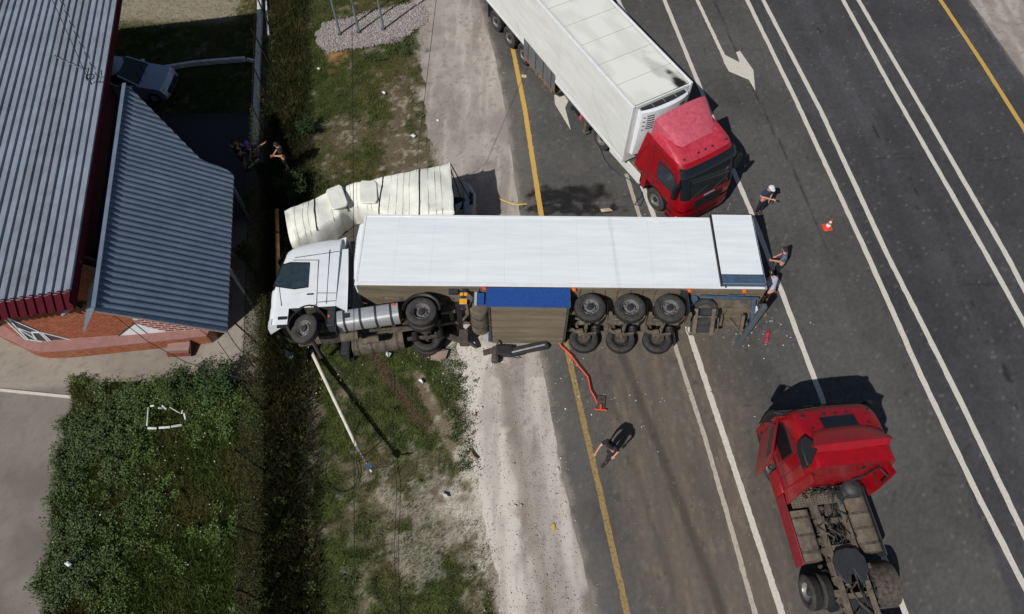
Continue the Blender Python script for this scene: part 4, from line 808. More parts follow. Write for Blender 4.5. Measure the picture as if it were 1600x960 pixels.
# red tractor without trailer
tr = tractor('red truck tractor without a trailer, bare dusty chassis and open door, at the lower right', upright(9.21, 6.37, -.108, .994), deflector=('red', .4, 1.12), opened=True, tankm='dirty')
m = MB(); m.beam((.9, 1.27, 1.62), (-.35, 1.85, 1.62), .06, 1.5); d = obj('open_door', m, 'red', tr, bevel=.02, label='driver door swung wide open')
m = MB(); m.beam((.78, 1.325, 2.05), (-.1, 1.734, 2.05), .064, .45); obj('door_glass', m, 'glass', d)
TI = upright(9.21, 6.37, -.108, .994).inverted(); q = [TI @ at(u, v, 3.5) for u, v in ((1258, 681), (1269, 688), (1278, 702), (1268, 727), (1261, 727), (1253, 704), (1251, 687))]; m = MB(); m.add(q + [p - Vector((0, 0, .35)) for p in q], [tuple(range(7)), tuple(range(13, 6, -1))] + [(i, i + 7, (i + 1) % 7 + 7, (i + 1) % 7) for i in range(7)]); obj('air_intake', m, 'black', tr, bevel=.03)
m = MB()
for pts in (((-.98, -.75, 3.1), (-.98, -.75, 2.2), (-1.0, -.5, 1.9)), ((-.97, -.9, 2.8), (-1.2, -1.05, 2.8), (-1.25, -1.1, 2.3)), ((-.97, -1.0, 2.3), (-1.2, -1.1, 2.0)), ((-.98, -.3, 3.2), (-.98, -.3, 3.05))): m.tube(pts, .03, 6)
obj('wing_bracket', m, 'black', tr)
m = MB(); m.box(-1.35, -1.0, -.85, -.3, 1.1, 1.55); m.ball((-1.15, -.6, 1.55), .3, 0, 14, 8, (1, 1, .7)); obj('air_filter', m, 'darkgrey', tr, 40, bevel=.03)
m = MB()
for i in range(14): p0 = Vector((rng.uniform(-1.1, -.95), rng.uniform(-.3, .75), rng.uniform(1.1, 1.5))); m.tube([p0, p0 + Vector((-.1, rng.normal(0, .12), .12)), p0 + Vector((-.15, rng.normal(0, .2), 0))], .018, 5)
obj('coiled_lines', m, 'black', tr)
for i in range(34):                                  # valves, brackets and pipes cluttering the bare frame
    x, y, z = rng.uniform(-4.6, -1.2), rng.choice([-1, 1]) * rng.uniform(.08, .62), rng.uniform(.72, 1.06); a_, b_, c_ = rng.uniform(.03, .11, 3); m = MB(); m.box(x - a_, x + a_, y - b_, y + b_, z - c_ * .6, z + c_ * .6); obj('valve_block', m, ['dirty', 'dirtyd', 'hub', 'black'][int(rng.integers(0, 4))], tr, bevel=.012)
for i in range(14):
    x, y = rng.uniform(-4.4, -1.6), rng.uniform(-.36, .36); m = MB(); m.tube([(x, y, 1.0), (x - .2, y + rng.normal(0, .15), 1.08), (x - .5, y + rng.normal(0, .2), .95), (x - .8, y + rng.normal(0, .2), .85)], float(rng.uniform(.012, .03)), 6); obj('brake_line', m, ['black', 'dirtyd'][i % 2], tr)
m = MB(); m.box(-4.5, -3.95, -.34, .34, .86, .9); obj('rear_plate', m, 'hub', tr, bevel=.01); m = MB(); m.box(-2.35, -1.9, -.34, .34, .68, .72); obj('guard_plate', m, 'dirtyd', tr)
# ------------------------------------------------------------ crushed cargo truck under the cream tarpaulin
tp = thing('tarpaulin_truck', 'small cargo truck with a crushed cream tarpaulin body, pinned beside the lying white trailer', 'truck', at(590, 310, 0))
T0 = Vector(at(590, 310, 0))
ST = [((442, 331), 1.95, (455, 378), 1.7, .30), ((452, 322), 2.05, (462, 373), 1.85, .5), ((476, 314), 2.08, (480, 362), 1.9, .6), ((498, 305), 2.1, (506, 350), 1.95, .6), ((530, 289), 2.25, (531, 335), 1.95, .5),
      ((538, 291), 2.12, (542, 330), 1.8, .5), ((546, 288), 2.15, (550, 324), 1.85, .6), ((562, 283), 2.3, (562, 321), 1.9, .7), ((595, 275), 2.42, (590, 332), 2.1, .75), ((625, 269), 2.5, (622, 336), 2.3, .9), ((650, 262), 2.55, (650, 337), 2.45, .9), ((686, 255), 2.58, (690, 333), 2.5, .8), ((701, 251.5), 2.6, (708, 331), 2.55, .8)]
G_ = []
for (nu, nz, su, sz, sk) in ST:
    a, b = at(*nu, nz), at(*su, sz); r = []
    dn = (a - b); dn.z = 0; dn.normalize()
    r.append(Vector((a.x + dn.x * .05, a.y + dn.y * .05, .55))); r.append(Vector((a.x + dn.x * .03, a.y + dn.y * .03, nz - .5))); r.append(Vector((a.x, a.y, nz - .1)) + dn * .03)
    for k in range(11): q = a.lerp(b, .02 + .96 * k / 10); q.z += .05 * math.sin(PI * k / 10) + float(rng.normal(0, .008)); q.z += .03 * math.sin(7 * q.x + 5 * q.y + k) * (k not in (0, 10)); r.append(q)
    r.append(Vector((b.x, b.y, sz - .1)) - dn * .03); r.append(Vector((b.x, b.y, sz - .5)) - dn * .08 + Vector((0, 0, .1 * math.sin(nu[0])))); r.append(Vector((b.x, b.y, sz - .75 - .5 * sk)) - dn * .02 + Vector((.02, .0, .12 * math.sin(nu[0] * 3)))); G_.append(r)
rel = lambda r: [p - T0 for p in r]
def crum(p, dz):
    f = lambda s_, q: float(fbm(np.array([p.x * 1.7 + p.y * .6]), np.array([p.y * 1.5 - p.x * .5]), q, 3, s_)[0]) - .5
    return p + Vector((.10 * f(401, 1), .22 * f(402, 1) * (p.z < 2.6), dz + .30 * f(403, 1)))
def finer(G, n):
    out = []
    for i in range(len(G) - 1):
        for k in range(n): out.append([crum(a.lerp(b, k / n), -.014 * math.sin(PI * k / n)) for a, b in zip(G[i], G[i + 1])])
    out.append([crum(p, 0) for p in G[-1]]); return out
m = MB(); m.grid([rel(r) for r in finer(G_, 4)]); w0 = rel(finer(G_, 4)[0]); m.add(w0, [tuple(range(len(w0)))]); tb = obj('tarpaulin', m, 'tarp', tp, 42, fix=False)
sb = tb.modifiers.new('sub', 'SUBSURF'); sb.levels = sb.render_levels = 1
GF = finer(G_, 4)
def along(u_):   # cross-section line over the tarp at fraction 0..1 of its length
    x = u_ * (len(GF) - 1); i = min(int(x), len(GF) - 2); k = x - i; return [a.lerp(b, k) - T0 + Vector((0, 0, .012)) for a, b in zip(GF[i], GF[i + 1])][2:-2]
for u_ in (.215, .435, .675, .845): m = MB(); m.tube(along(u_), .022, 5); obj('strap', m, 'strap', tp)
for u_ in (.10, .15, .18, .30, .50, .56, .62, .64, .71, .74, .77, .80, .875, .90, .925): m = MB(); m.tube([p + Vector((0, 0, -.006)) for p in along(u_)], .008, 4); obj('roof_bow_seam', m, 'tarpseam', tp)
m = MB(); e = [p - T0 for p in GF[-1]]; m.grid([[p + Vector((-.02, 0, .01)) for p in e[2:-2]], [p + Vector((.05, 0, .0)) for p in e[2:-2]], [p + Vector((.05, 0, -.12)) for p in e[2:-2]]]); obj('end_hem', m, 'tarp', tp, 40, fix=False)
def slab(px, z, name='roof_patch'):
    q = [at(*p, z) - T0 for p in px]; c = sum(q, Vector()) / 4; pl = []
    for i in range(4):
        for k in (.12, .88): pl.append(q[i].lerp(q[(i + 1) % 4], k))
    n = len(pl); m = MB(); vs = [p - Vector((0, 0, .06)) for p in pl] + [p + Vector((0, 0, .035 + float(rng.normal(0, .012)))) for p in pl]; m.add(vs, [tuple(range(n)), tuple(range(2 * n - 1, n - 1, -1))] + [(i, i + n, (i + 1) % n + n, (i + 1) % n) for i in range(n)]); obj(name, m, 'tarp', tp, 30, bevel=.03)
slab([(508, 298), (533, 288), (545, 321), (518, 329)], 2.17); slab([(562, 283), (589, 283), (590, 317), (562, 318)], 2.36)
# side flap hanging down the south side, open dark rear frame
m = MB(); q = [at(691, 331, 2.5), at(709, 331, 2.5), at(716, 345, 1.6), at(697, 345, 1.7)]; m.add([p - T0 for p in q], [(0, 1, 2, 3)]); obj('tarpaulin_flap', m, 'tarp', tp)
ne, se = at(701, 252, 2.6), at(708, 331, 2.55)
m = MB()
bk = lambda y, z, dx=0: Vector((ne.x + (se.x - ne.x) * y + dx, ne.y + (se.y - ne.y) * y, z)) - T0
m.add([bk(0, 2.5, -.4), bk(1, 2.5, -.4), bk(1, .7, -.4), bk(0, .7, -.4)], [(0, 1, 2, 3)]); obj('cargo_bulkhead', m, 'black', tp)
m = MB(); 
for y in (.02, .5, .98): m.beam(bk(y, .7, .02), bk(y, 2.5, .02), .06, .06)
m.beam(bk(0, .75, .02), bk(1, .75, .02), .08, .1); m.beam(bk(.1, 2.4, .05), bk(.6, .9, .5), .03, .03); m.beam(bk(.0, 2.5, .05), bk(.45, 1.3, .75), .03, .03); obj('end_frame', m, 'strap', tp)
m = MB(); m.beam(Vector((-7.6, 14.3, .75)) - T0, Vector((-2.2, 15.8, .85)) - T0, 1.7, .16); obj('chassis', m, 'dirtyd', tp)
# torn grey cab: door, wing and a wheel under the wreck
cbx = [(722, 282), (734, 287), (743, 302), (743, 322), (738, 333), (724, 333)]
m = MB(); q = [at(*p, 1.35) - T0 for p in cbx]; q2 = [p + Vector((-.02, 0, -.9)) for p in q]; n = len(q); m.add(q + q2, [tuple(range(n)), tuple(range(2 * n - 1, n - 1, -1))] + [(i, i + n, (i + 1) % n + n, (i + 1) % n) for i in range(n)]); cb = obj('cab', m, rgbmat('grey_cab_paint', (168, 172, 176), .5), tp, 40, bevel=.06)
m = MB(); q = [at(*p, 1.362) - T0 for p in ((733, 299), (739, 303), (739, 318), (734, 321))]; m.prism([(p.x, p.y) for p in q], 1.355 - T0.z, 1.37 - T0.z, lambda x, y, h: (x, y, h)); obj('cab_window', m, 'glass', cb, 0)
m = MB(); q = [at(*p, 1.5) - T0 for p in ((711, 320), (722, 315), (720, 323), (712, 331))]; m.prism([(p.x, p.y) for p in q], 1.45, 1.5, lambda x, y, h: (x, y, h)); obj('torn_panel', m, 'grey_cab_paint', tp, 0)
m = MB(); q0 = at(717, 318, 1.1) - T0; m.lathe([(.2, -.1), (.33, -.1), (.36, -.05), (.36, .05), (.33, .1), (.2, .1)], q0, (0, 1, .2), 24); obj('wheel', m, 'rubber', tp, 40)
# ------------------------------------------------------------ BUILDING
A0 = Vector(at(111, 457, 5.3)); BA = R(10.3)
BM = Matrix.Translation((A0.x, A0.y, 0)) @ Matrix.Rotation(BA, 4, 'Z'); BI = BM.inverted()
bld = thing('brick_building', 'brown brick building under a light grey corrugated roof with a curved southern wall', 'building', mtx=BM)
def BL(u, v, z): return BI @ at(u, v, z)
RZ = lambda y: 5.3
def ribbed(x0, n, period, yf0, yf1, z, crest=.07, hgt=.06, axis='y'):
    """n ribs from x0; yf(x) gives the ends; z(x, y) the surface"""
    m = MB(); prof = []
    for i in range(n): b = x0 + i * period; prof += [(b, 0), (b + period - crest - .05, 0), (b + period - crest - .03, hgt), (b + period - .02, hgt)]
    prof.append((x0 + n * period, 0)); top = []; bot = []
    for x, h in prof:
        a, b = yf0(x), yf1(x)
        r = [Vector((x, y, 0)) if axis == 'y' else Vector((y, x, 0)) for y in (a, b)]
        for p in r: p.z = z(p.x, p.y) + h
        top.append(r)
    m.grid(top); m.grid([[p - Vector((0, 0, .012)) for p in r] for r in top]); return m
for i in range(12):
    W_ = .245 * 4; m = ribbed(-W_ * (i + 1), 4, .245, lambda x: 0.0, lambda x: 15.2, lambda x, y: RZ(y) + .004 * (i % 2)); obj('roof_sheet', m, ['roof1', 'roof1b', 'roof1'][i % 3 if i != 4 else 1], bld, 25)
for i in range(12): W_ = .245 * 4; m = ribbed(-W_ * (i + 1), 4, .245, lambda x: -.36, lambda x: .05, lambda x, y: 5.315 + .9 * y if y < 0 else 5.33); obj('eave_trim', m, 'maroon', bld, 25)
m = MB(); m.box(.0, .03, -.3, 15.2, 4.12, 4.30); q = m.box(-.05, .05, 0, 15.2, 4.2, 4.24)
mm = MB(); vs = [Vector((0.02, -.3, 5.0)), Vector((.02, 15.2, 5.08)), Vector((.02, 15.2, 5.35)), Vector((.02, -.3, 5.3))]; mm.add(vs, [(0, 1, 2, 3)]); mm.add([v - Vector((.04, 0, 0)) for v in vs], [(0, 1, 2, 3)]); obj('fascia_board', mm, 'maroon', bld, 0)
m = MB(); m.add([(-2.5, 2.2, 0), (-2.5, 15.0, 0), (-2.5, 15.0, 5.28), (-2.5, 2.2, 5.28)], [(0, 1, 2, 3)]); m.add([(-2.5, 15.0, 0), (-14, 15.0, 0), (-14, 15.0, 5.28), (-2.5, 15.0, 5.28)], [(0, 1, 2, 3)]); obj('side_wall', m, rgbmat('dark_red_brown_cladding', (84, 36, 34), .8), bld, 0)
# southern wall: curved on the left, straight to the right
Wp = [BL(-90, 440, .75), BL(-40, 470, .75), BL(-5, 497, .75), BL(30, 526, .75), BL(60, 533, .75), BL(117, 531, .75), BL(329, 514, .75)]
Wp = [Vector((p.x, p.y, 0)) for p in Wp]; Wp[5] = Wp[4].lerp(Wp[6], .25)
def ztop(x): return 5.24 if x < .0 else min(4.6, 4.5 - .74 * max(0, x - .85))
m = MB(); pts = []
for i in range(len(Wp) - 1):
    for k in range(6): pts.append(Wp[i].lerp(Wp[i + 1], k / 6))
pts.append(Wp[-1])
m.grid([[(p.x, p.y, .6), (p.x, p.y, ztop(p.x) - .02)] for p in pts]); m.grid([[(p.x, p.y + .3, .6), (p.x, p.y + .3, ztop(p.x) - .02)] for p in pts]); obj('south_wall', m, 'mortar', bld, 0, fix=False)
pl0 = BM @ Wp[4]; wn = ((Wp[6] - Wp[4]).cross(Vector((0, 0, 1)))).normalized(); wN = BM.to_3x3() @ wn; wd_ = (Wp[6] - Wp[4]).normalized()
def WALL(u, v): return BI @ onplane(u, v, pl0, wN)             # point of the straight southern wall
def wc(p): d = p - Wp[4]; return d.dot(wd_)                      # distance along it
X0, LW = 0, (Wp[6] - Wp[4]).length
win_px = [(0, 490), (25, 504), (60, 516), (116, 531), (77, 536), (38, 531)]; tri_px = [(184, 525), (210, 504.5), (259, 518)]
WPX = [WALL(*p) for p in win_px]; TPX = [WALL(*p) for p in tri_px]
winp = [(wc(p), p.z) for p in WPX]; trip = [(wc(p), p.z) for p in TPX]
def inp(x, z, P): return bool(inpoly(np.array([x]), np.array([z]), P)[0])
redb = [WALL(*p) for p in ((176, 455), (214, 508), (262, 519), (345, 517), (345, 470))]; redp = [(wc(p), p.z) for p in redb]
def brickface(m, o, d, nrm, x0, x1, z, h, mm_=0):
    a = o + d * x0; b = o + d * x1; vs = []
    for dd in (-.01, .009): vs += [a + nrm * dd + Vector((0, 0, z)), b + nrm * dd + Vector((0, 0, z)), b + nrm * dd + Vector((0, 0, z + h)), a + nrm * dd + Vector((0, 0, z + h))]
    m.add(vs, [(0, 1, 2, 3), (4, 7, 6, 5), (0, 4, 5, 1), (2, 6, 7, 3), (1, 5, 6, 2), (0, 3, 7, 4)], mm_)
nr = wn if wn.y < 0 else -wn
segs = [(Wp[i], Wp[i + 1]) for i in range(4)] + [(Wp[4], Wp[6])]
mA = MB(); nred = 0; base_ = Wp[4].copy()
for a, b in segs:
    d = (b - a); L_ = d.length; d.normalize(); n_ = d.cross(Vector((0, 0, 1))); n_ = n_ if n_.y < 0 else -n_; st = 0
    for r in range(int(4.5 / .085)):
        z = .78 + r * .085; x = -(.13 if r % 2 else 0)
        while x < L_ - .05:
            xa, xb = max(x, 0), min(x + .25, L_); px_ = (a + d * (xa + xb) / 2); x += .26
            if z + .08 > ztop(px_.x) or xb - xa < .05: continue
            if a is segs[-1][0] and (inp((xa + xb) / 2, z + .04, trip)): continue
            if a is segs[-1][0] and inp((xa + xb) / 2, z + .04, redp): continue
            brickface(mA, a, d, n_, xa, xb - .0, z, .073, int(rng.integers(0, 10) > 6))
obj('brick', mA, ['brick', 'brick2'], bld, 0, kind='stuff', fix=False, label='rows of brown bricks of the southern wall')
a, b = segs[-1]; d = (b - a).normalized(); n_ = nr
m = MB(); m.prism(redp, .001, .004, lambda x, z, h: tuple(a + d * min(x, LW) + n_ * h + Vector((0, 0, min(z, ztop((a + d * x).x) - .03))))); obj('pointed_wall', m, 'mortarw', bld, 0)
for r in range(int(4.0 / .13)):
    z = .8 + r * .13; x = -(.17 if r % 2 else 0)
    while x < LW:
        xa, xb = max(x, 0), min(x + .29, LW); x += .33
        if xb - xa < .08 or z + .12 > ztop((a + d * xb).x) or not inp((xa + xb) / 2, z + .05, redp) or inp((xa + xb) / 2, z + .04, trip): continue
        m = MB(); brickface(m, a, d, n_, xa, xb, z, .088); obj('brick', m, 'brickred', bld, 0); nred += 1
m = MB(); m.prism(trip, .004, .02, lambda x, z, h: tuple(a + d * x + n_ * h + Vector((0, 0, z)))); pn = obj('white_panel', m, 'white', bld, 0)
m = MB(); P = [a + d * x + n_ * .025 + Vector((0, 0, z)) for x, z in trip]; m.beam(P[0], P[1], .03, .02); m.beam(P[1], (P[0] + P[2]) / 2 + (P[2] - P[0]) * .12, .02, .02); obj('panel_edge', m, 'hub', pn, 0)
# corner glazing
W = lambda u, v, o=.03: WALL(u, v) + n_ * o
wt = MB(); P = [WALL(*p) for p in win_px]; wt.add([p + n_ * .018 for p in P], [(0, 1, 2, 3, 4, 5)]); wnd = obj('window', wt, 'glass2', bld, 0, label='slanting corner window with white glazing bars')
for p0, p1 in (((3, 493), (40, 529)), ((9, 492), (44, 529)), ((40, 529), (77, 534.5)), ((77, 534.5), (115, 531)), ((60, 516.5), (78, 534)), ((65, 518), (82, 533.5)), ((26, 510), (58, 530)), ((26, 510), (50, 519)), ((50, 518.5), (62, 518.5)), ((60, 517), (115, 531)), ((50, 519), (58, 530)), ((0, 490), (60, 516.5))):
    m = MB(); m.beam(W(*p0), W(*p1), .045, .03, up=tuple(n_)); obj('glazing_bar', m, 'white', wnd, 0)
# plinth: brick below, pink sloping ledge above
lo_ = [BL(-90, 470, 0), BL(-40, 500, 0), BL(5, 529, 0), BL(36, 544, 0), BL(81, 560, 0), BL(200, 550, 0), BL(332, 536, 0)]
lo_ = [Vector((p.x, p.y, 0)) for p in lo_]
mB = MB(); mL = MB(); mP = MB(); prev = None
def plr(pts, n):
    o = []
    for i in range(len(pts) - 1):
        for k in range(n): o.append(pts[i].lerp(pts[i + 1], k / n))
    return o + [pts[-1]]
def crom(P, n):
    P = [P[0] * 2 - P[1]] + P + [P[-1] * 2 - P[-2]]; o = []
    for i in range(1, len(P) - 2):
        for k in range(n): t = k / n; o.append(.5 * ((2 * P[i]) + (-P[i - 1] + P[i + 1]) * t + (2 * P[i - 1] - 5 * P[i] + 4 * P[i + 1] - P[i + 2]) * t * t + (-P[i - 1] + 3 * P[i] - 3 * P[i + 1] + P[i + 2]) * t ** 3))
    return o + [P[-2]]
LO, UP = crom(lo_, 5), plr(Wp, 5)
mP.grid([[p, p + Vector((0, 0, .55))] for p in LO]); obj('plinth', mP, 'mortar', bld, 30, fix=False)
mL.grid([[p + Vector((0, -.03, .53)), p + Vector((0, -.03, .58)), Vector((q.x, q.y, .77))] for p, q in zip(LO, UP)]); mL.add([LO[-1] + Vector((0, 0, .0)), UP[-1] + Vector((0, 0, 0)), Vector((UP[-1].x, UP[-1].y, .77)), LO[-1] + Vector((0, -.03, .58))], [(0, 1, 2, 3)]); obj('ledge', mL, 'pink', bld, 30, fix=False)
for i in range(len(LO) - 1):
    aa, bb = LO[i], LO[i + 1]; L_ = (bb - aa).length; dd = (bb - aa).normalized(); nn = dd.cross(Vector((0, 0, 1))); nn = nn if nn.y < 0 else -nn
    for r in range(6):
        x = -(.13 if r % 2 else 0)
        while x < L_:
            xa, xb = max(0, x), min(L_, x + .25); x += .26
            if xb - xa > .04: brickface(mB, aa, dd, nn, xa, xb, .03 + r * .085, .073, int(rng.integers(0, 10) > 4))
obj('plinth_brick', mB, ['brick', 'brick2'], bld, 0, kind='stuff', fix=False)
# end wall below the canopy, vent pipes
e0, e1 = Wp[6], Wp[6] + Vector((.0, 6.2, 0)); m = MB(); m.add([e0, e1, e1 + Vector((0, 0, 2.6)), e0 + Vector((0, 0, 2.6))], [(0, 1, 2, 3)]); obj('end_wall', m, 'brick', bld, 0)
for (p0, p1, r_, mt_) in (((100, 480), (98, 481), .07, 'whitewash'), ((190, 472), (194, 488), .07, 'galv')):
    a_ = WALL(*p0); b_ = WALL(*p1); m = MB()
    if mt_ == 'whitewash': m.tube([a_ + Vector((.25, 0, .0)), a_ + n_ * .3], r_, 12)
    else: m.tube([a_ + n_ * .05, a_ + n_ * .12, b_ + n_ * .12], r_, 12)
    obj('vent_pipe', m, mt_, bld, 40)
m = MB(); a_ = WALL(108, 474); b_ = WALL(135, 470); m.beam(a_ + n_ * .1, b_ + n_ * .1, .05, .1); m.beam(WALL(118, 470) + n_ * .1, WALL(130, 474) + n_ * .15, .12, .1); obj('bracket', m, 'black', bld)
# canopy with its own ribbed roof
CP0 = Vector(at(150, 464, 5.0)); c1, c2 = Vector(at(356, 515, 2.8)), Vector(at(366, 272, 2.8)); cn = (c1 - CP0).cross(c2 - CP0).normalized()
LC = lambda u, v: BI @ onplane(u, v, CP0, cn)
cnl = BI.to_3x3() @ cn; cz = lambda x, y: LCp.z - ((x - LCp.x) * cnl.x + (y - LCp.y) * cnl.y) / cnl.z
LCp = BI @ CP0
K = {k: LC(*p) for k, p in dict(sw=(150, 464), se=(356, 515), ne=(366, 272), n2=(312, 248), n1=(200, 134), nw=(193, 150), w2=(165, 380)).items()}
def seg(y, a, b): return a.x + (b.x - a.x) * (y - a.y) / (b.y - a.y)
def xe(y):
    if y <= K['ne'].y: return seg(y, K['se'], K['ne'])
    if y <= K['n2'].y: return K['ne'].x + (K['n2'].x - K['ne'].x) * (y - K['ne'].y) / max(.01, K['n2'].y - K['ne'].y)
    return seg(y, K['n2'], K['n1'])
can = thing('canopy', 'blue grey ribbed metal canopy roof with a cut-off corner, fixed along the brick building', 'canopy', mtx=BM.copy())
y0, y1 = min(K['se'].y, K['sw'].y), K['n1'].y; per = .215; nn_ = int((y1 - y0) / per); i = 0
while i < nn_:
    k = min(5, nn_ - i); m = ribbed(y0 + i * per, k, per, lambda y: (K['sw'].x if y < 3 else seg(y, K['w2'], K['nw'])) if False else seg(y, K['sw'], K['nw']), lambda y: max(xe(y), seg(y, K['sw'], K['nw']) + .02), lambda x, y: cz(x, y), axis='x', crest=.05, hgt=.065); obj('roof_sheet', m, ['roof2', 'roof2b'][int(rng.integers(0, 2))], can, 25); i += k
m = MB(); m.beam(Vector((K['sw'].x, y0 - .02, cz(K['sw'].x, y0) + .01)), Vector((K['se'].x, y0 - .02, cz(K['se'].x, y0) + .01)), .08, .05); obj('verge_flashing', m, 'bluegrey', can)
m = MB(); m.beam(Vector((K['sw'].x, y0 + .12, cz(K['sw'].x, y0) - .12)), Vector((K['se'].x - .1, y0 + .12, cz(K['se'].x, y0) - .12)), .3, .08); m.beam(Vector((K['se'].x - .12, y0, 2.7)), Vector((K['ne'].x - .12, K['ne'].y, 2.7)), .08, .14); obj('edge_beam', m, 'conc', can)
for y in (y0 + 2.5, K['ne'].y - .2): m = MB(); m.box(K['se'].x - .2, K['se'].x - .1, y, y + .1, 0, 2.66); obj('post', m, 'galv', can)
m = MB(); m.beam(Vector((K['sw'].x, y0, K['sw'].z + .06)), Vector((K['nw'].x, y1, K['nw'].z + .06)), .12, .03); obj('ridge_cap', m, 'roof2', can)
m = MB(); q = [Vector((K['sw'].x, y0, K['sw'].z)), Vector((K['nw'].x, y1, K['nw'].z)), Vector((K['nw'].x - .95, y1, K['nw'].z - 1.25)), Vector((K['sw'].x - .95, y0, K['sw'].z - 1.25))]
n_ = int((y1 - y0) / .215); G_ = []
for j in range(n_ + 1):
    for dk, hh in ((0, 0), (.14, 0), (.155, .05), (.2, .05)): k = min(1, (j * .215 + dk) / (y1 - y0)); G_.append([q[0].lerp(q[1], k) + Vector((0, 0, hh)), q[3].lerp(q[2], k) + Vector((0, 0, hh))])
m.grid(G_); obj('west_slope', m, 'roof2', can, 25)
for i in range(9):
    y = y0 + .4 + i * .72; m = MB(); m.beam(Vector((seg(y, K['sw'], K['nw']) + .3, y, cz(seg(y, K['sw'], K['nw']) + .3, y) - .3)), Vector((xe(y) - .35, y, cz(xe(y) - .35, y) - .3)), .06, .1); obj('rafter', m, 'wood', can)
# low pink boarded step with a brick front
sp = thing('entrance_step', 'low step with pinkish boards and a brick edge below the southern wall', 'step', tuple(at(284, 548, 0)), R(3))
I_ = sp.matrix_basis.inverted() if False else (Matrix.Translation(at(284, 548, 0)) @ Matrix.Rotation(BA, 4, 'Z')).inverted()
for i in range(3): m = MB(); m.box(-.38, .38, -.02 + i * .16 - .12, .135 + i * .16 - .12, .27, .30); obj('board', m, rgbmat('pinkish_board', (150, 120, 116), .8), sp, bevel=.004)
m = MB(); m.box(-.38, .38, -.22, .36, .0, .268); obj('core', m, 'mortar', sp)
for r in range(3):
    for i in range(3): m = MB(); m.box(-.39 + i * .262, -.39 + i * .262 + .25, -.24, -.15, .01 + r * .085, .08 + r * .085); obj('brick', m, 'brickred', sp, 0)
m = MB(); m.beam((-.42, -.24, .0), (-.42, .3, .33), .03, .05); m.beam((.41, -.24, .0), (.41, .36, .31), .03, .34); obj('side_board', m, 'rust', sp)
# aerial bracket on the roof, cables
def zroof(u, v): return BM @ (lambda p: p)(BI @ onplane(u, v, BM @ Vector((0, 0, 5.3)), Vector((0, 0, 1))))
ap = zroof(145, 134); an = thing('aerial', 'small black ring aerial clamped at the roof edge of the brick building', 'aerial', ap)
m = MB(); m.tube([(0, 0, .05), (0, 0, .4)], .02, 6); m.tube([(-.12, .5, .3), (0, 0, .38), (.02, -.1, .3)], .018, 6); obj('mast', m, 'cable', an)
m = MB(); m.tube([(.12 + .13 * math.cos(a), -.02 + .13 * math.sin(a), .38) for a in np.linspace(0, 2 * PI, 15)], .018, 5, cap=False); obj('ring', m, 'cable', an)
def cable(pts, r, label, sag=0, mt='cable', name='cable', cat='cable', group=None, n=24):
    P = []; pts = [Vector(p) for p in pts]
    for i in range(len(pts) - 1):
        for k in range(n): q = pts[i].lerp(pts[i + 1], k / n); q.z -= sag * 4 * (k / n) * (1 - k / n); P.append(q)
    P.append(pts[-1]); m = MB(); m.tube(P, r, 5); return tag(obj(name, m, mt), label, cat, group)
cable([zroof(84, 0) + Vector((0, 0, .3)), ap + Vector((0, 0, .35))], .012, 'thin dark cable crossing the grey corrugated roof to the ring aerial', .05)
cable([zroof(84, 90) + Vector((0, 0, .12)), zroof(130, 115) + Vector((0, 0, .25)), Vector(at(185, 136, 4.6))], .012, 'short pale wire from the grey roof down to the canopy', .03, 'galv')
cable([Vector(at(135, 470, 3.9)), Vector(at(168, 485, 3.2)), Vector(at(230, 533, 2.2)), Vector(at(290, 566, 1.6)), Vector(at(396, 597, 1.3))], .012, 'sagging black cable from the brick wall over the step to the fence', .04)
cable([Vector(at(340, 534, 1.2)), Vector(at(362, 565, .5)), Vector(at(398, 572, .9))], .012, 'loose black cable hanging between the canopy corner and the fence', .05)
cable([Vector(at(549, -40, 13)), Vector(at(553, 1000, 12))], .0055, 'straight overhead cable passing over the roadside grass and the lying tractor', .1)
cable([Vector(at(686, -40, 6.5)), Vector(at(653, 238, 3.6)), Vector(at(651, 268, 2.62))], .01, 'thin dark line running down along the pale verge to the tarpaulin', .05)  # thin dark tube sloping from above the verge to the tarpaulin
cable([Vector(at(u, v, .09)) for u, v in ((606, 548), (612, 600), (607, 660), (620, 760), (616, 860), (621, 1000))], .009, 'thin dark line on the grass right of the broken pole', 0, n=3)  # thin dark tube laid along the grass
# ------------------------------------------------------------ kerb walls, poles, pipe, fence
def wallthing(name, label, pts, w_, h, matn='whitewash', z0=0):
    m = MB(); P = [Vector((p.x, p.y, 0)) for p in (at(*q) for q in pts)]
    for i in range(len(P) - 1):
        n_s = max(1, int((P[i + 1] - P[i]).length / .5))
        for k in range(n_s):
            a_, b_ = P[i].lerp(P[i + 1], k / n_s), P[i].lerp(P[i + 1], (k + 1) / n_s); hh = h + rng.uniform(-.02, .02); m.beam((a_.x, a_.y, z0 + hh / 2), (b_.x, b_.y, z0 + hh / 2), w_ + rng.uniform(-.01, .01), hh)
    return tag(obj(name, m, matn, bevel=.015), label, 'kerb wall')
wallthing('kerb_wall', 'low whitewashed kerb running along the wire fence at the yard edge', [(409, -60), (408, 40), (405, 100), (403, 160), (402, 215), (402, 245)], .2, .32)
wallthing('kerb_wall', 'low whitewashed kerb between the shaded lawn and the yard, behind the silver car', [(258, 110), (300, 103), (340, 99), (385, 96)], .14, .22)
m = MB(); q = at(396, 98); m.beam((q.x - .25, q.y + .05, .12), (q.x + .22, q.y - .12, .16), .12, .16); tag(obj('kerb_stub', m, 'whitewash', bevel=.02), 'short slanted whitewashed stub where the two kerbs meet', 'kerb wall')
m = MB(); a_, b_ = at(411, -60, .02), at(420, 57, .02); m.beam(Vector((a_.x, a_.y, .06)), Vector((b_.x, b_.y, .06)), .09, .12); tag(obj('white_board', m, 'whitewash'), 'narrow white board lying just outside the fence at the top left', 'board')
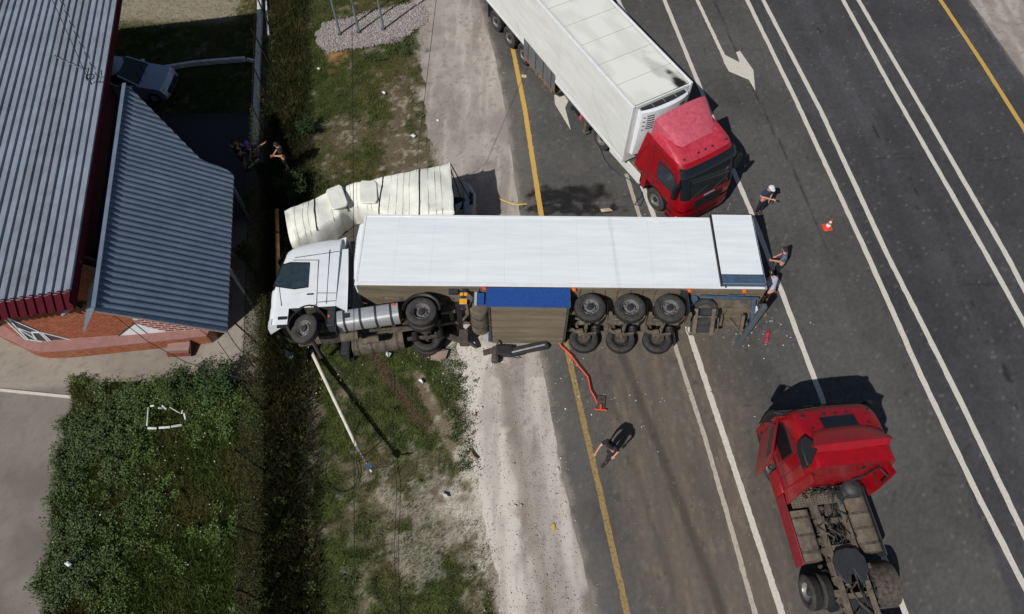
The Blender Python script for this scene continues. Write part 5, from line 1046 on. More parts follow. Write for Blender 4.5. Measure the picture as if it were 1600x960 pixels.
fl = ['leftmost grey metal flagpole standing in the gravel bed', 'middle grey metal flagpole standing in the gravel bed', 'rightmost grey metal flagpole standing in the gravel bed']
for (bu, bv), lb in zip(((531.5, 54.5), (561, 51.5), (599.5, 47)), fl):
    b0 = at(bu, bv); fp = thing('flagpole', lb, 'flagpole', b0, group='flagpoles in the gravel bed')
    m = MB(); m.tube([(0, 0, 0), (0, 0, 3.2), (0, 0, 7.5)], [.055, .048, .035], 12); obj('shaft', m, 'galv', fp, 40)
    m = MB(); m.lathe([(0, .04), (.1, .04), (.11, .03), (.11, 0)], (0, 0, .03), (0, 0, 1), 14); obj('base_plate', m, 'darkgrey', fp, 30)
    m = MB(); m.lathe([(0, .12), (.05, .08), (.06, .03), (.03, 0)], (0, 0, 7.5), (0, 0, 1), 10); obj('finial', m, 'galv', fp, 30)
# broken white pole with its insulator head
p0, p1 = at(484, 543, .08), Vector((-5.05, 7.42, .8)); p1 = Vector(at(557, 697, .85)); lp = thing('fallen_pole', 'pale flaking pole broken off under the lying tractor, leaning over the grass', 'pole', p0)
m = MB(); m.tube([Vector(), (p1 - p0) * .5, p1 - p0], [.07, .062, .055], 14); obj('shaft', m, 'pole', lp, 40)
m = MB(); k = p1 - p0; d2 = Vector(at(574, 726, .95)) - p0; m.tube([k, k.lerp(d2, .3)], .045, 8); m.tube([k.lerp(d2, .3), d2], .03, 8)
for j in range(4): c_ = k.lerp(d2, .35 + j * .17); m.lathe([(.03, -.03), (.06, -.01), (.06, .02), (.03, .03)], c_, (d2 - k), 10, 1)
obj('insulator_string', m, ['galv', 'rust'], lp, 30)
d3 = Vector(at(580, 733, .97)) - p0; m = MB(); m.beam(d2, d3, .16, .1, 1); m.beam(d3 + Vector((-.1, .05, 0)), d3 + Vector((.02, -.1, 0)), .05, .05, 0); m.beam(d3, d3 + Vector((.5, .1, -.05)), .03, .03, 2); obj('lamp_head', m, ['pole', 'bluegrey', 'darkgrey'], lp)
m = MB(); pts = [at(560, 712, .9), at(545, 716, .3), at(520, 700, .05)]; cpts = [Vector(at(532 + 28 * math.cos(a), 738 + 32 * math.sin(a), .05)) for a in np.linspace(-.5, 4.4, 26)]
cable([Vector(at(560, 706, .8))] + cpts, .014, 'loop of thin dark wire lying in the grass below the broken pole', 0, n=2)
pp = thing('yellow_pipe', 'yellow rusty pipe propped beside the lying cab and the wire fence', 'pipe', at(436, 434, .9))
a_, b_ = Vector(at(436.5, 434, .9)), Vector(at(434, 331, .25)); m = MB(); m.tube([Vector((0, 0, .1)), (b_ - a_) * .5 + Vector((0, 0, .1)), b_ - a_ + Vector((0, 0, .1))], .075, 12); obj('pipe_run', m, 'poleyel', pp, 40)
m = MB(); m.lathe([(.05, -.05), (.10, -.05), (.10, .05), (.05, .05)], (b_ - a_) * .62 + Vector((0, 0, .1)), b_ - a_, 12); obj('coupling', m, 'rust', pp, 30)
# wire mesh fence: posts, rails, one wire panel per bay, dry vines
fx = lambda y: float(fenceX(y)); fen = thing('wire_fence', 'long leaning wire mesh fence on steel posts, overgrown with dry vines, between yard and roadside', 'fence', (fx(8), 8, 0))
O_ = Vector((fx(8), 8, 0)); py = [at(0, v).y for v in (1050, 940, 838, 737, 645)]; ysp = [at(410, 1045).y, at(410, 940).y, at(412, 838).y, at(415, 737).y, at(415, 645).y]
y = ysp[-1] + 2.25
while y < 33: ysp.append(y); y += 2.4
FH = 1.9; topd = Vector((-.12, 0, FH)); wiremesh = None
def fp_(y, z): return Vector((fx(y), y, 0)) + topd * (z / FH) - O_
for i, y in enumerate(ysp):
    if 9.9 < y < 11.4: lean = Vector((-.5, .3, -.3))
    else: lean = Vector((float(rng.normal(-.05, .1)), float(rng.normal(.05, .12)), 0))
    m = MB(); b0 = fp_(y, -.05); t0 = fp_(y, FH + .06) + lean; m.beam(b0, t0, .045, .045)
    obj('post', m, 'fence', fen)
dens = .11
for i in range(len(ysp) - 1):
    ya, yb = ysp[i], ysp[i + 1]; m = MB(); dens = .11 if ya < 17 else .24; n_ = int((yb - ya) / dens); L_ = yb - ya
    for k in range(-int(FH / dens), n_):
        for sgn in (1, -1):
            s0 = k * dens; za, zb = 0.05, FH; a0, a1 = s0, s0 + FH
            lo0, hi0 = max(a0, 0), min(a1, L_)
            if hi0 - lo0 < .05: continue
            z0_, z1_ = (lo0 - a0), (hi0 - a0); yy0, yy1 = (ya + lo0, ya + hi0) if sgn > 0 else (yb - lo0, yb - hi0)
            bend = lambda y, z: fp_(y, z) + Vector((-.03 * math.sin(z * 2 + y * 3), 0, 0))
            pa, pb = bend(yy0, z0_), bend(yy1, z1_); v_ = [pa + Vector((0, 0, .006)), pa + Vector((0, .006, 0)), pb + Vector((0, .006, 0)), pb + Vector((0, 0, .006)), pa + Vector((.006, 0, 0)), pb + Vector((.006, 0, 0))]
            m.add(v_, [(0, 1, 2, 3), (1, 4, 5, 2), (4, 0, 3, 5)])
    obj('wire_panel', m, 'fence', fen, 0, fix=False)
for z in (.1, FH): m = MB(); m.tube([fp_(y, z) for y in ysp], .012, 5); obj('rail_wire', m, 'fence', fen)
n = 34000; Y = rng.uniform(ysp[0], 24, n); Z = rng.beta(1.3, 1.0, n) * 1.95; k = fbm(Y, Z * 1.5, 1.0, 4, 210) + .10 * (Y < 17) - .22 * (Y > 20) + .12 * ((Y > 10) & (Y < 17)) > rng.uniform(.28, .80, n); Y, Z = Y[k], Z[k]
P = np.stack([fenceX(Y) + -.12 * Z / 1.9 + rng.normal(0, .06, len(Y)), Y, Z], -1) - np.array(tuple(O_))
o = leaves(P, .034, mixc(col(76, 66, 44), col(66, 84, 40), (fbm(Y, Z, .8, 3, 211) > .45) * rng.random(len(Y))) * rng.uniform(.6, 1.3, (len(Y), 1)), 'vines', kind='stuff', parent=fen, asp=.3, flat=.9)
# ------------------------------------------------------------ silver car in the shade of the building
cr = thing('parked_car', 'silver hatchback parked in the building shade, nose towards the fence', 'car', (*at(216, 141, .0)[:2], 0), R(-3)); cr.scale = (.9, .9, .9)
def cl(x): return x
m = MB(); body = [(-2.1, .25), (-2.12, .8), (-2.0, 1.0), (-1.9, 1.02), (.55, 1.0), (1.3, .9), (1.75, .8), (1.9, .62), (1.95, .3), (1.7, .22), (-1.9, .2)]
G_ = []
for k, (w_, ins) in enumerate(((0, .0), (.0, 0))): pass
rowsb = []
for yk, s_ in ((-.82, .9), (-.84, 1), (-.6, 1.02), (0, 1.03), (.6, 1.02), (.84, 1), (.82, .9)): rowsb.append([Vector((x * (1 if abs(yk) < .5 else .985 if abs(yk) < .7 else .955), yk, .2 + (z - .2) * (s_ if z > .5 else 1))) for x, z in body + body[:1]])
m.grid(rowsb); 
for r in (rowsb[0], rowsb[-1]): m.add(r[:-1], [tuple(range(len(r) - 1))])
obj('body', m, 'silver', cr, 30, bevel=.03)
m = MB(); ca = [(-1.95, 1.0), (-1.75, 1.42), (-.9, 1.5), (-.1, 1.46), (.15, 1.36), (.75, .98)]; n = len(ca); vs = [(x, -.76 + (z - 1) * .25, z) for x, z in ca] + [(x, .76 - (z - 1) * .25, z) for x, z in ca]; m.add(vs, [tuple(range(n)), tuple(range(2 * n - 1, n - 1, -1))] + [(i, i + n, (i + 1) % n + n, (i + 1) % n) for i in range(n)]); obj('glasshouse', m, 'glass', cr, 30, bevel=.03)
m = MB(); m.grid([[(x, y * (.64), z + .012 - .02 * abs(y) ** 3) for y in (-1, -.5, 0, .5, 1)] for x, z in ((-1.72, 1.43), (-.9, 1.51), (-.28, 1.475), (-.1, 1.45))]); obj('roof', m, 'silver', cr, 60)
for sg in (1, -1):
    for (xa, za), (xb, zb) in (((.72, 1.0), (-.08, 1.46)), ((-.55, 1.0), (-.62, 1.49)), ((-1.9, 1.0), (-1.72, 1.43))): m = MB(); m.beam((xa, sg * .765, za), (xb, sg * (.765 - (zb - 1) * .25), zb), .07, .05); obj('pillar', m, 'silver', cr)
    m = MB(); m.box(.35, .5, sg * .82, sg * .99, .98, 1.1); obj('mirror', m, 'silver', cr, bevel=.03)
    for x in (1.25, -1.3):
        m = MB(); m.lathe([(.2, -.09), (.3, -.09), (.31, -.05), (.31, .07), (.29, .1), (.2, .1)], (x, sg * .76, .31), (0, sg, 0), 24); w_ = obj('wheel', m, 'tread', cr, 40); m = MB(); m.lathe([(.2, .08), (.17, .04), (.06, .06), (0, .07)], (x, sg * .76, .31), (0, sg, 0), 16); obj('rim', m, 'rim', w_)
    m = MB(); m.box(1.62, 1.86, sg * .45, sg * .76, .60, .74); obj('headlight', m, 'clear', cr, bevel=.03)
m = MB(); m.box(1.86, 1.975, -.55, .55, .38, .58); obj('grille', m, 'black', cr, bevel=.01); m = MB(); m.beam((1.0, 0, .97), (1.4, 0, .9), .9, .01)
m = MB(); 
for y in (-.5, .05): m.beam((.86, y, .985), (.5, y + .42, 1.17), .02, .02)
obj('wiper', m, 'black', cr)
# ------------------------------------------------------------ small things on the ground
def small(name, label, cat, u, v, z=0, rz=0): return thing(name, label, cat, (*at(u, v, z)[:2], .01), rz)
cn_ = small('traffic_cone', 'orange and white striped traffic cone standing alone on the empty lane', 'traffic cone', 1292, 356, 0, R(8))
cn_.scale = (.85, .85, .85); m = MB(); m.box(-.2, .2, -.2, .2, 0, .04); obj('base', m, 'orange', cn_, bevel=.02)
for i, (z0_, z1_, r0, r1, mt_) in enumerate(((.04, .16, .14, .115, 'orange'), (.16, .3, .115, .085, 'white'), (.3, .40, .085, .065, 'orange'), (.40, .50, .065, .045, 'white'), (.50, .62, .045, .02, 'orange'))):
    m = MB(); m.lathe([(r0, z0_), (r1, z1_)] + ([(0, z1_)] if i == 4 else []), (0, 0, 0), (0, 0, 1), 20); obj('stripe' if mt_ == 'white' else 'cone_section', m, mt_, cn_, 40)
# torn-off landing gear in front of the pallet box
lg = small('landing_gear', 'torn-off grey landing gear leg lying on the pale verge in front of the lying trailer', 'landing gear', 800, 553)
ax0 = at(856, 539, .12) - lg.location; ax1 = at(794, 552, .16) - lg.location
m = MB(); m.beam(ax1, ax0, .26, .16); obj('leg_housing', m, 'darkgrey', lg, bevel=.015); m = MB(); m.beam(ax1 + Vector((.1, -.02, .1)), ax0 + Vector((-.1, -.04, .1)), .06, .03); obj('inner_tube', m, 'alu', lg, bevel=.01)
m = MB(); c_ = at(786, 550, .15) - lg.location; m.beam(c_ + Vector((.3, .0, 0)), c_ + Vector((-.2, .0, .05)), .32, .25); m.tube([at(812, 560, .1) - lg.location, at(800, 558, .25) - lg.location, at(822, 553, .2) - lg.location], .02, 5); obj('gear_case', m, 'hub', lg, bevel=.03)
m = MB(); c_ = at(774, 556, .1) - lg.location; m.tube([c_ + Vector((.02, .28, .1)), c_ + Vector((0, -.3, .1))], .14, 8); m.beam(at(755, 552, .1) - lg.location, at(770, 548, .15) - lg.location, .2, .08); m.beam(c_ + Vector((.05, .3, .1)), c_ + Vector((.1, .5, .2)), .08, .05); obj('foot', m, 'dirtyd', lg, 30, bevel=.02)
# orange hose and hand pallet truck
hp = [Vector(at(u, v, .03)) for u, v in ((868, 528), (877, 541), (893, 556), (905, 573), (919, 590), (923, 610), (930, 622), (934, 634))]
cable(hp, .03, 'bright orange strap hose running from the pallet box to the small dark board', 0, 'orange', 'orange_hose', 'hose', n=4)
cable([p + Vector((.05, .03, .02)) for p in hp], .012, 'thin black line lying along the orange strap hose', 0, n=4)
bd = small('dark_board', 'small dark board with an orange handle lying beside the dirty yellow line', 'board', 939, 630)
m = MB(); m.box(-.14, .14, -.24, .24, 0, .05); obj('board', m, 'dirtyd', bd, bevel=.01); m = MB(); m.tube([(-.2, -.28, .08), (.2, -.26, .08)], .025, 6); m.tube([(0, -.27, .08), (0, -.1, .1)], .035, 6); obj('handle', m, 'orange', bd)
bd.rotation_euler.z = R(-8)
# debris
def crumple(name, label, cat, px, z, h, mt_, jit=.03, group=None):
    q = [at(*p, z) for p in px]; c_ = sum(q, Vector()) / len(q); o = MB(); n = len(q)
    top = [p - Vector((c_.x, c_.y, 0)) + Vector((0, 0, h * rng.uniform(.3, 1))) for p in q]; bot = [Vector((p.x, p.y, z)) - Vector((c_.x, c_.y, 0)) for p in q]; ctr = Vector((rng.normal(0, jit), rng.normal(0, jit), z + h * 1.2))
    k = len(o.v); o.v += [tuple(p) for p in top + bot + [ctr]]
    for i in range(n): j = (i + 1) % n; o.f += [(i, j, 2 * n), (i, i + n, j + n, j)]; o.m += [0, 0]
    ob = obj(name, o, mt_, smooth=20); ob.location = (c_.x, c_.y, 0); return tag(ob, label, cat, group)
crumple('stone_slab', 'flat pinkish broken slab lying in the grass below the rear wheels of the lying tractor', 'slab', [(672, 556), (684, 548), (690, 546), (701, 549), (697, 561), (688, 565), (674, 562)], .02, .16, rgbmat('pinkish_slab', (150, 128, 118), .9))
crumple('cardboard', 'crushed brown cardboard on the asphalt right of the bent rear bumper', 'cardboard', [(1188, 478), (1194, 478), (1198, 495), (1194, 497), (1189, 487)], .01, .07, rgbmat('brown_cardboard', (120, 98, 66), .9))
crumple('plank', 'splintered pale plank lying on the asphalt at the front edge of the trailer roof', 'plank', [(938, 328), (952, 326), (957, 330), (940, 332)], .01, .06, rgbmat('pale_wood', (186, 170, 140), .9))
crumple('cardboard', 'round piece of tan cardboard behind the person in the grey shirt', 'cardboard', [(1202, 450), (1208, 448), (1212, 455), (1206, 460), (1200, 458)], .01, .05, 'brown_cardboard')
crumple('rag', 'bluish crumpled plastic scrap beside the trail of the broken bumper', 'scrap', [(1175, 500), (1179, 496), (1180, 503), (1176, 507)], .01, .06, rgbmat('blue_plastic_scrap', (112, 150, 178), .5))
crumple('paper', 'small white scrap at the lower tip of the bent bumper', 'scrap', [(1157, 513), (1161, 516), (1158, 520), (1155, 517)], .01, .05, 'white')
crumple('paper', 'small white block lying in the grass right of the brown wheel rut', 'scrap', [(655, 593), (662, 597), (661, 600), (654, 595)], .02, .08, 'white')
crumple('plastic_sheet', 'white plastic shard on the grass below the lying tractor tanks', 'scrap', [(604, 550), (612, 553), (608, 560), (603, 555)], .02, .06, rgbmat('grey_white_shard', (190, 192, 194), .5))
crumple('plastic_sheet', 'pale shard near the bottom of the grassy strip', 'scrap', [(690, 770), (698, 773), (701, 778), (694, 777)], .02, .06, 'grey_white_shard')
crumple('cardboard', 'yellow scrap at the foot of the pale verge beside the asphalt', 'scrap', [(861, 820), (866, 818), (869, 828), (863, 830)], .01, .03, rgbmat('yellow_scrap', (190, 160, 80), .7))
crumple('wood_block', 'weathered stump of wood at the edge of the grass and the verge', 'wood', [(735, 704), (740, 708), (747, 718), (743, 718), (736, 710)], .01, .12, 'wood')
crumple('paper', 'white paper on the asphalt left of the white arrow', 'scrap', [(815, 117), (823, 118), (822, 122), (815, 121)], .01, .02, rgbmat('cream_paper', (200, 190, 160), .8))
for i, (u, v, lb) in enumerate(((695, 335, ''), (1069, 330, ''))): pass
for (u, v, r_, lb) in ((498, 108, .05, 'white scrap in the upper grass below the gravel bed'), (600, 146, .05, 'pale scrap in the middle of the upper grass'), (646, 213, .07, 'white scrap at the verge edge above the tarpaulin'), (684, 189, .04, 'white scrap on the verge beside the upper grass'), (752, 638, .04, 'white speck of rubble on the lower verge'), (107, 882, .1, 'lone white scrap at the left edge of the weedy plot')):
    crumple('litter', lb, 'litter', [(u - r_ * 60, v - 1), (u, v - r_ * 45), (u + r_ * 55, v), (u + r_ * 10, v + r_ * 45)], .02 if u > 110 else .4, .05, 'white')
V_ = []; n = 520; P_ = []
for cx_, cy_, sx_, sy_, k_ in ((-2.0, 10.0, .7, .5, 110), (8.6, 11.4, .8, .6, 150), (6.0, 16.6, 1.4, .25, 40), (3.0, 9.3, 1.8, 1.0, 120), (-6.5, 9.4, 1.0, .5, 70), (8.3, 15.5, .5, .8, 30)):
    P_.append(np.stack([rng.normal(cx_, sx_, k_), rng.normal(cy_, sy_, k_), np.full(k_, .02)], -1))
P_ = np.concatenate(P_); cc = np.array([col(210, 210, 210), col(60, 60, 62), col(170, 160, 140), col(150, 170, 180), col(110, 84, 66)])[rng.integers(0, 5, len(P_))]
o = leaves(P_, .03, cc, 'shards', 'stone', asp=.6, flat=.35); o['label'] = 'small shards of plastic and glass strewn round the wrecks'; o['category'] = 'debris'
rb = small('drink_bottles', 'pair of pink-red bottles lying on the asphalt below the person in shorts', 'bottle', 1198, 527)
for dx, dy in ((-.03, -.08), (.03, .07)): m = MB(); m.lathe([(0, -.13), (.05, -.13), (.055, -.05), (.055, .04), (.02, .09), (.02, .12), (0, .12)], (dx * 1.2, dy * 1.5, .06), (.45, 1, 0), 12); obj('bottle', m, rgbmat('pink_red_plastic', (216, 52, 82), .35), rb, 40)
ys_ = cable([Vector(at(u, v, .02)) for u, v in ((778, 310), (796, 317), (808, 320), (823, 319))], .025, 'thin yellow strip lying across the edge of the asphalt', 0, rgbmat('yellow_strip', (214, 180, 70), .6), 'yellow_strip', 'strip', n=4)
cable([Vector(at(u, v, .03)) for u, v in ((938, 232), (944, 248), (953, 260), (968, 273), (985, 282), (1000, 296), (1004, 306), (996, 313), (992, 320), (1000, 322), (1006, 311), (1003, 300))], .02, 'dark blue air hose trailing from the red cab over the asphalt', 0, 'cableblue', 'air_hose', 'hose', n=4)
# stowed pallets under the upright trailer
TUM = upright(5.42, 18.72, .488, -.873)
for lb, x, z, mt_ in (('wooden pallet stowed in the side board of the upright trailer, nearer its wheels', -7.0, .49, 'wood'), ('wooden pallet stowed in the side board of the upright trailer, nearer its cab', -5.75, .49, 'wood')):
    p_ = thing('pallet', lb, 'pallet', mtx=TUM @ Matrix.Translation((x, -1.2, z)), group='pallets stowed under the upright trailer')
    for j in range(5): m = MB(); m.box(-.58, .58, -.16 + j * .2, -.02 + j * .2, .12, .142); obj('board', m, mt_, p_)
    for j in range(3): m = MB(); m.box(-.58 + j * .5, -.44 + j * .5, -.16, .78, .0, .118); obj('bearer', m, mt_, p_)
# whitewashed frame in the weeds
wf_ = thing('broken_frame', 'broken white square frame half hidden in the weeds', 'frame', (*at(258, 650, .5)[:2], 0))
L0 = wf_.location
for a_, b_, wdt in (((232, 631), (260, 634), .12), ((229, 636), (227, 668), .1), ((226, 667), (284, 663), .15), ((285, 643), (287, 652), .12), ((262, 634), (286, 643), .05)):
    p_, q_ = at(*a_, .55), at(*b_, .55); nb = 3 if wdt > .1 else 1
    for k in range(nb): m = MB(); m.beam(p_.lerp(q_, k / nb + .02) - L0 + Vector((0, float(rng.normal(0, .03)), float(rng.normal(-.1, .05)))), p_.lerp(q_, (k + .85) / nb) - L0 + Vector((float(rng.normal(0, .03)), float(rng.normal(0, .04)), float(rng.normal(-.1, .06)))), wdt * .5, .05); obj('board', m, 'whitewash', wf_, bevel=.02)
# ------------------------------------------------------------ PEOPLE
def skinmesh(name, nodes, edges, matn, parent, root=0, sub=1, label=None):
    me = bpy.data.meshes.new(name); me.from_pydata([n[0] for n in nodes], edges, []); me.materials.append(M[matn])
    o = bpy.data.objects.new(name, me); C.objects.link(o); o.parent = parent; md = o.modifiers.new('skin', 'SKIN'); md.use_smooth_shade = True
    sv = me.skin_vertices[0].data
    for i, n in enumerate(nodes):
        r = n[1]; sv[i].radius = (r, r) if not isinstance(r, tuple) else r; sv[i].use_root = (i == root)
    if sub: s = o.modifiers.new('sub', 'SUBSURF'); s.levels = s.render_levels = sub
    return o
STAND = dict(pel=(0, 0, .95), bel=(0, 0, 1.1), chs=(0, .0, 1.32), nck=(0, 0, 1.47), hed=(0, .015, 1.60), crn=(0, .01, 1.70),
             ls=(-.17, 0, 1.41), le=(-.22, -.02, 1.12), lw=(-.22, .08, .87), rs=(.17, 0, 1.41), re=(.22, -.02, 1.12), rw=(.22, .08, .87),
             lh=(-.09, 0, .90), lk=(-.1, .02, .49), la=(-.1, -.02, .09), lt=(-.11, .15, .035), rh=(.09, 0, .90), rk=(.1, .02, .49), ra=(.1, -.02, .09), rt=(.11, .15, .035))
def person(label, x, y, rz, pose, shirt, trousers, hair='hair', cap=None, shorts=False, sleeves='short', shoes=(40, 38, 38), z=0, hairlong=False):
    """faces local +y; pose overrides the joints of a standing figure"""
    t = thing('person', label, 'person', (x, y, z), rz); J = {k: Vector(v) for k, v in {**STAND, **pose}.items()}
    nd = []; ed = []; ix = {}
    def N(k, r, p=None): nd.append((tuple(J[k] if p is None else p), r)); ix[k] = len(nd) - 1; return ix[k]
    def E(a, b): ed.append((ix[a], ix[b]))
    N('pel', (.14, .11)); N('bel', (.125, .095)); N('chs', (.15, .10)); N('nck', .052); N('hed', (.075, .09)); N('crn', (.06, .07))
    for a, b in (('pel', 'bel'), ('bel', 'chs'), ('chs', 'nck'), ('nck', 'hed'), ('hed', 'crn')): E(a, b)
    for s in 'lr':
        N(s + 's', .062); N(s + 'e', .042); N(s + 'w', .028); N(s + 'h', .09); N(s + 'k', .055); N(s + 'a', .036); N(s + 't', (.035, .025))
        for a, b in ((None, s + 's'), (s + 's', s + 'e'), (s + 'e', s + 'w'), (None, s + 'h'), (s + 'h', s + 'k'), (s + 'k', s + 'a'), (s + 'a', s + 't')):
            if a is None: a = 'chs' if b[1] == 's' else 'pel'
            E(a, b)
        # hand: palm, four curled fingers, thumb leaving its side
        d = (J[s + 'w'] - J[s + 'e']).normalized(); sd = d.cross(Vector((0, 1, .2))).normalized(); up = sd.cross(d).normalized(); sg = 1 if s == 'r' else -1
        N(s + 'p', (.036, .018), J[s + 'w'] + d * .06); E(s + 'w', s + 'p')
        for q, (o_, ln) in enumerate(((-.03, .07), (-.01, .082), (.01, .077), (.03, .06))):
            b = J[s + 'w'] + d * .095 + sd * o_; N(s + 'f%d' % q, .0095, b); E(s + 'p', s + 'f%d' % q); N(s + 'g%d' % q, .0088, b + d * ln * .5 + up * .008); E(s + 'f%d' % q, s + 'g%d' % q); N(s + 'i%d' % q, .008, b + d * ln * .85 + up * .03); E(s + 'g%d' % q, s + 'i%d' % q)
        b = J[s + 'w'] + d * .04 + sd * (-.04); N(s + 'u', .011, b); E(s + 'p', s + 'u'); N(s + 'v', .009, b + d * .045 + sd * -.012 + up * .015); E(s + 'u', s + 'v')
    # nose and ears grow from the head
    f = Vector(pose.get('face', (0, 1, 0))).normalized(); sx = f.cross((J['crn'] - J['nck']).normalized()).normalized(); hc = J['hed']
    skinmesh('body', nd, ed, 'skin', t)
    m = MB(); uph = (J['crn'] - J['hed']).normalized()
    m.lathe([(.014, 0), (.012, .014), (0, .02)], hc + f * .088 - uph * .005, f, 8)
    for sg in (1, -1): m.ball(hc + sx * .085 * sg, .024, 0, 8, 6, (.5, .8, 1.2))
    obj('nose_and_ears', m, 'skin', t)
    m = MB()
    for sg in (1, -1): m.ball(hc + f * .083 + sx * .03 * sg + uph * .018, .010, 0, 8, 5)
    obj('eye', m, 'hair', t); m = MB(); m.ball(hc + f * .084 - uph * .045, .02, 0, 8, 5, (1.1, .5, .3)); obj('mouth', m, rgbmat('lip', (150, 84, 76), .6), t)
    # hair
    m = MB(); P = []
    for i in range(6):
        a = PI * .56 * i / 5; row = []
        for j in range(17):
            b = 2 * PI * j / 16; v = uph * math.cos(a) + (sx * math.cos(b) + f * math.sin(b)) * math.sin(a); r = .102 + (.012 * math.sin(3 * b + i)); k = v.dot(f); 
            if k > .35 and i > 3: r *= .8
            row.append(hc + uph * .022 + v * r - f * .012 - (uph * (.05 if hairlong else .02) * max(0, -k) * i / 5))
        P.append(row)
    m.grid(P); obj('hair', m, hair, t, 60)
    if cap:
        m = MB(); P = []
        for i in range(5):
            a = PI * .47 * i / 4; P.append([hc + uph * .035 + (uph * math.cos(a) * .92 + (sx * math.cos(2 * PI * j / 16) + f * math.sin(2 * PI * j / 16)) * math.sin(a)) * .118 for j in range(17)])
        m.grid(P); q = [hc + uph * .04 + (sx * math.cos(b) + f * math.sin(b)) * .112 for b in np.linspace(.5, PI - .5, 8)]; q2 = [p + f * .08 * math.sin(b) - uph * .015 for p, b in zip(q, np.linspace(.5, PI - .5, 8))]; m.grid([q, q2]); obj('cap', m, rgbmat('cap_%d_%d_%d' % cap, cap, .8), t, 60)
    # shirt: trunk plus sleeves
    nd = []; ed = []; ix = {}
    sh = rgbmat('cloth_%d_%d_%d' % shirt, shirt, .9, bump=.3, bscale=8); tr_ = rgbmat('cloth_%d_%d_%d' % trousers, trousers, .9)
    N('pel', (.158, .128), J['pel'] + (J['bel'] - J['pel']) * .05); N('bel', (.152, .122)); N('chs', (.175, .125)); N('nck', .066, J['nck'] - (J['nck'] - J['chs']) * .2)
    for a, b in (('pel', 'bel'), ('bel', 'chs'), ('chs', 'nck')): E(a, b)
    for s in 'lr':
        N(s + 's', .085); E('chs', s + 's')
        if sleeves == 'long': N(s + 'e', .06); E(s + 's', s + 'e'); N(s + 'w', .043, J[s + 'w'].lerp(J[s + 'e'], .08)); E(s + 'e', s + 'w')
        else: N(s + 'e', .07, J[s + 's'].lerp(J[s + 'e'], .75)); E(s + 's', s + 'e')
    skinmesh('shirt', nd, ed, sh, t)
    nd = []; ed = []; ix = {}
    N('pel', (.155, .125), J['pel'] + (J['bel'] - J['pel']) * .35); N('p2', (.15, .12), J['pel'] - Vector((0, 0, .03))); E('pel', 'p2')
    for s in 'lr':
        N(s + 'h', .108); E('p2', s + 'h'); 
        if shorts: N(s + 'k', .085, J[s + 'h'].lerp(J[s + 'k'], .85)); E(s + 'h', s + 'k')
        else: N(s + 'k', .075); E(s + 'h', s + 'k'); N(s + 'a', .058, J[s + 'a'].lerp(J[s + 'k'], .08)); E(s + 'k', s + 'a')
    skinmesh('trousers' if not shorts else 'shorts', nd, ed, tr_, t)
    for s in 'lr':
        m = MB(); a, b = J[s + 'a'] - Vector((0, 0, .03)), J[s + 't']; d = (b - a); d.z = 0; d.normalize(); m.tube([a - d * .07 + Vector((0, 0, 0)), a + d * .02 + Vector((0, 0, .015)), b - d * .02, b + d * .07], [.04, .05, .045, .028], 10); obj('shoe', m, rgbmat('shoe_%d_%d_%d' % shoes, shoes, .7), t, 50)
    return t
hd = lambda dx, dy: math.atan2(dy, dx) - PI / 2
a = at(1183, 334)
person('man in a white cap and navy shirt at the rear corner of the lying trailer', a.x, a.y, hd(.35, -.9), dict(le=(-.27, -.02, 1.16), re=(.27, -.02, 1.16), lw=(.02, .24, 1.14), rw=(-.04, .27, 1.18), hed=(0, .05, 1.60), crn=(0, .06, 1.70)), (40, 54, 78), (24, 27, 42), cap=(206, 208, 214), sleeves='short')
a = at(1209, 430)
person('man in a blue grey shirt and dark trousers reaching a hand towards the trailer rear', a.x, a.y, hd(-.8, .25), dict(pel=(0, -.02, .95), bel=(0, .0, 1.1), chs=(0, .06, 1.32), nck=(0, .1, 1.47), hed=(0, .14, 1.60), crn=(0, .14, 1.70), ls=(-.17, .06, 1.41), rs=(.17, .06, 1.41), le=(-.22, .14, 1.14), lw=(-.14, .36, 1.02), re=(.22, .06, 1.12), rw=(.2, .2, .9)), (84, 100, 128), (26, 27, 42))
a = at(1192, 472)
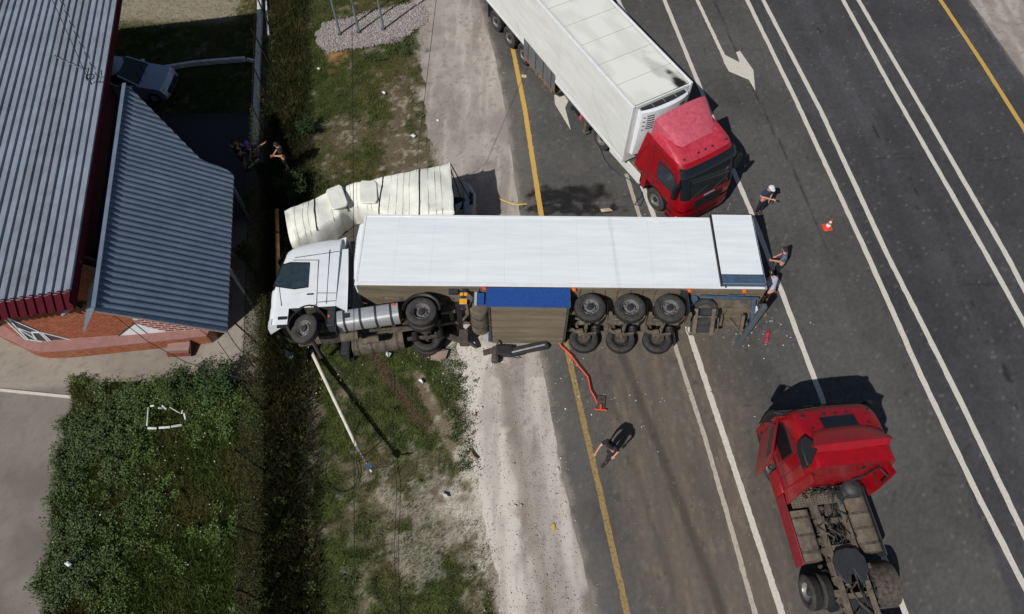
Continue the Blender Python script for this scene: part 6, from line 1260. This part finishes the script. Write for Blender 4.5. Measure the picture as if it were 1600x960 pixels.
person('person in a light grey shirt and black shorts bending over behind the broken bumper', a.x, a.y, hd(-.35, .9), dict(pel=(0, -.08, .9), bel=(0, .02, 1.03), chs=(0, .16, 1.22), nck=(0, .27, 1.33), hed=(0, .36, 1.42), crn=(0, .42, 1.50), ls=(-.17, .18, 1.28), rs=(.17, .18, 1.28), le=(-.24, .26, 1.03), lw=(-.14, .42, .88), re=(.28, .16, 1.0), rw=(.2, .3, .80), lh=(-.09, -.08, .86), rh=(.09, -.08, .86)), (172, 172, 190), (22, 22, 28), shorts=True, shoes=(150, 90, 60))
a = at(950, 709)
person('man in dark clothes striding beside the dirty yellow line with one arm out', a.x - .02, a.y - .1, hd(-.55, -.55), dict(chs=(0, .08, 1.30), nck=(0, .15, 1.44), hed=(0, .22, 1.56), crn=(0, .25, 1.66), ls=(-.17, .09, 1.38), rs=(.17, .09, 1.38), re=(.24, .26, 1.2), rw=(.2, .52, 1.12), le=(-.26, -.02, 1.12), lw=(-.24, .12, .92), lk=(-.1, .16, .5), la=(-.1, .2, .09), lt=(-.1, .36, .035), ra=(.1, -.28, .14), rk=(.1, -.06, .5), rt=(.1, -.14, .04)), (34, 30, 48), (36, 32, 44), hairlong=True, shoes=(30, 30, 34))
a = at(455, 268)
person('onlooker in black with folded hands standing in the shade right of the wire fence', a.x - .1, a.y, hd(-.8, -.5), dict(le=(-.24, .02, 1.14), re=(.24, .02, 1.14), lw=(-.02, .28, 1.1), rw=(.04, .3, 1.1), hed=(0, .05, 1.58), crn=(0, .07, 1.68)), (24, 22, 24), (20, 20, 22), shorts=True, shoes=(150, 140, 140))
a = at(386, 264)
person('onlooker in a dark top in the shaded yard beside the fence', a.x, a.y, hd(.9, .15), dict(le=(-.22, .12, 1.16), re=(.24, .12, 1.14), lw=(-.12, .36, 1.05), rw=(.14, .36, 1.05), pel=(0, -.05, .93), chs=(0, .06, 1.3)), (38, 34, 38), (30, 30, 36), shorts=True)
a = at(403, 268)
person('onlooker with violet hair at the fence where the white kerb ends', a.x + .08, a.y, hd(-.3, .95), dict(le=(-.36, .06, 1.36), lw=(-.56, .16, 1.46), re=(.36, .02, 1.3), rw=(.56, .12, 1.3)), (38, 46, 92), (40, 36, 44), hair=rgbmat('violet_hair', (136, 84, 200), .7), hairlong=True)
m = MB(); a_, b_ = at(389, 262, .9), at(404, 249, 1.15); m.tube([a_ - a_, b_ - a_], .045, 8); o = obj('pale_stick', m, 'pole'); o.location = a_; tag(o, 'short pale stick held between two onlookers at the fence', 'stick')
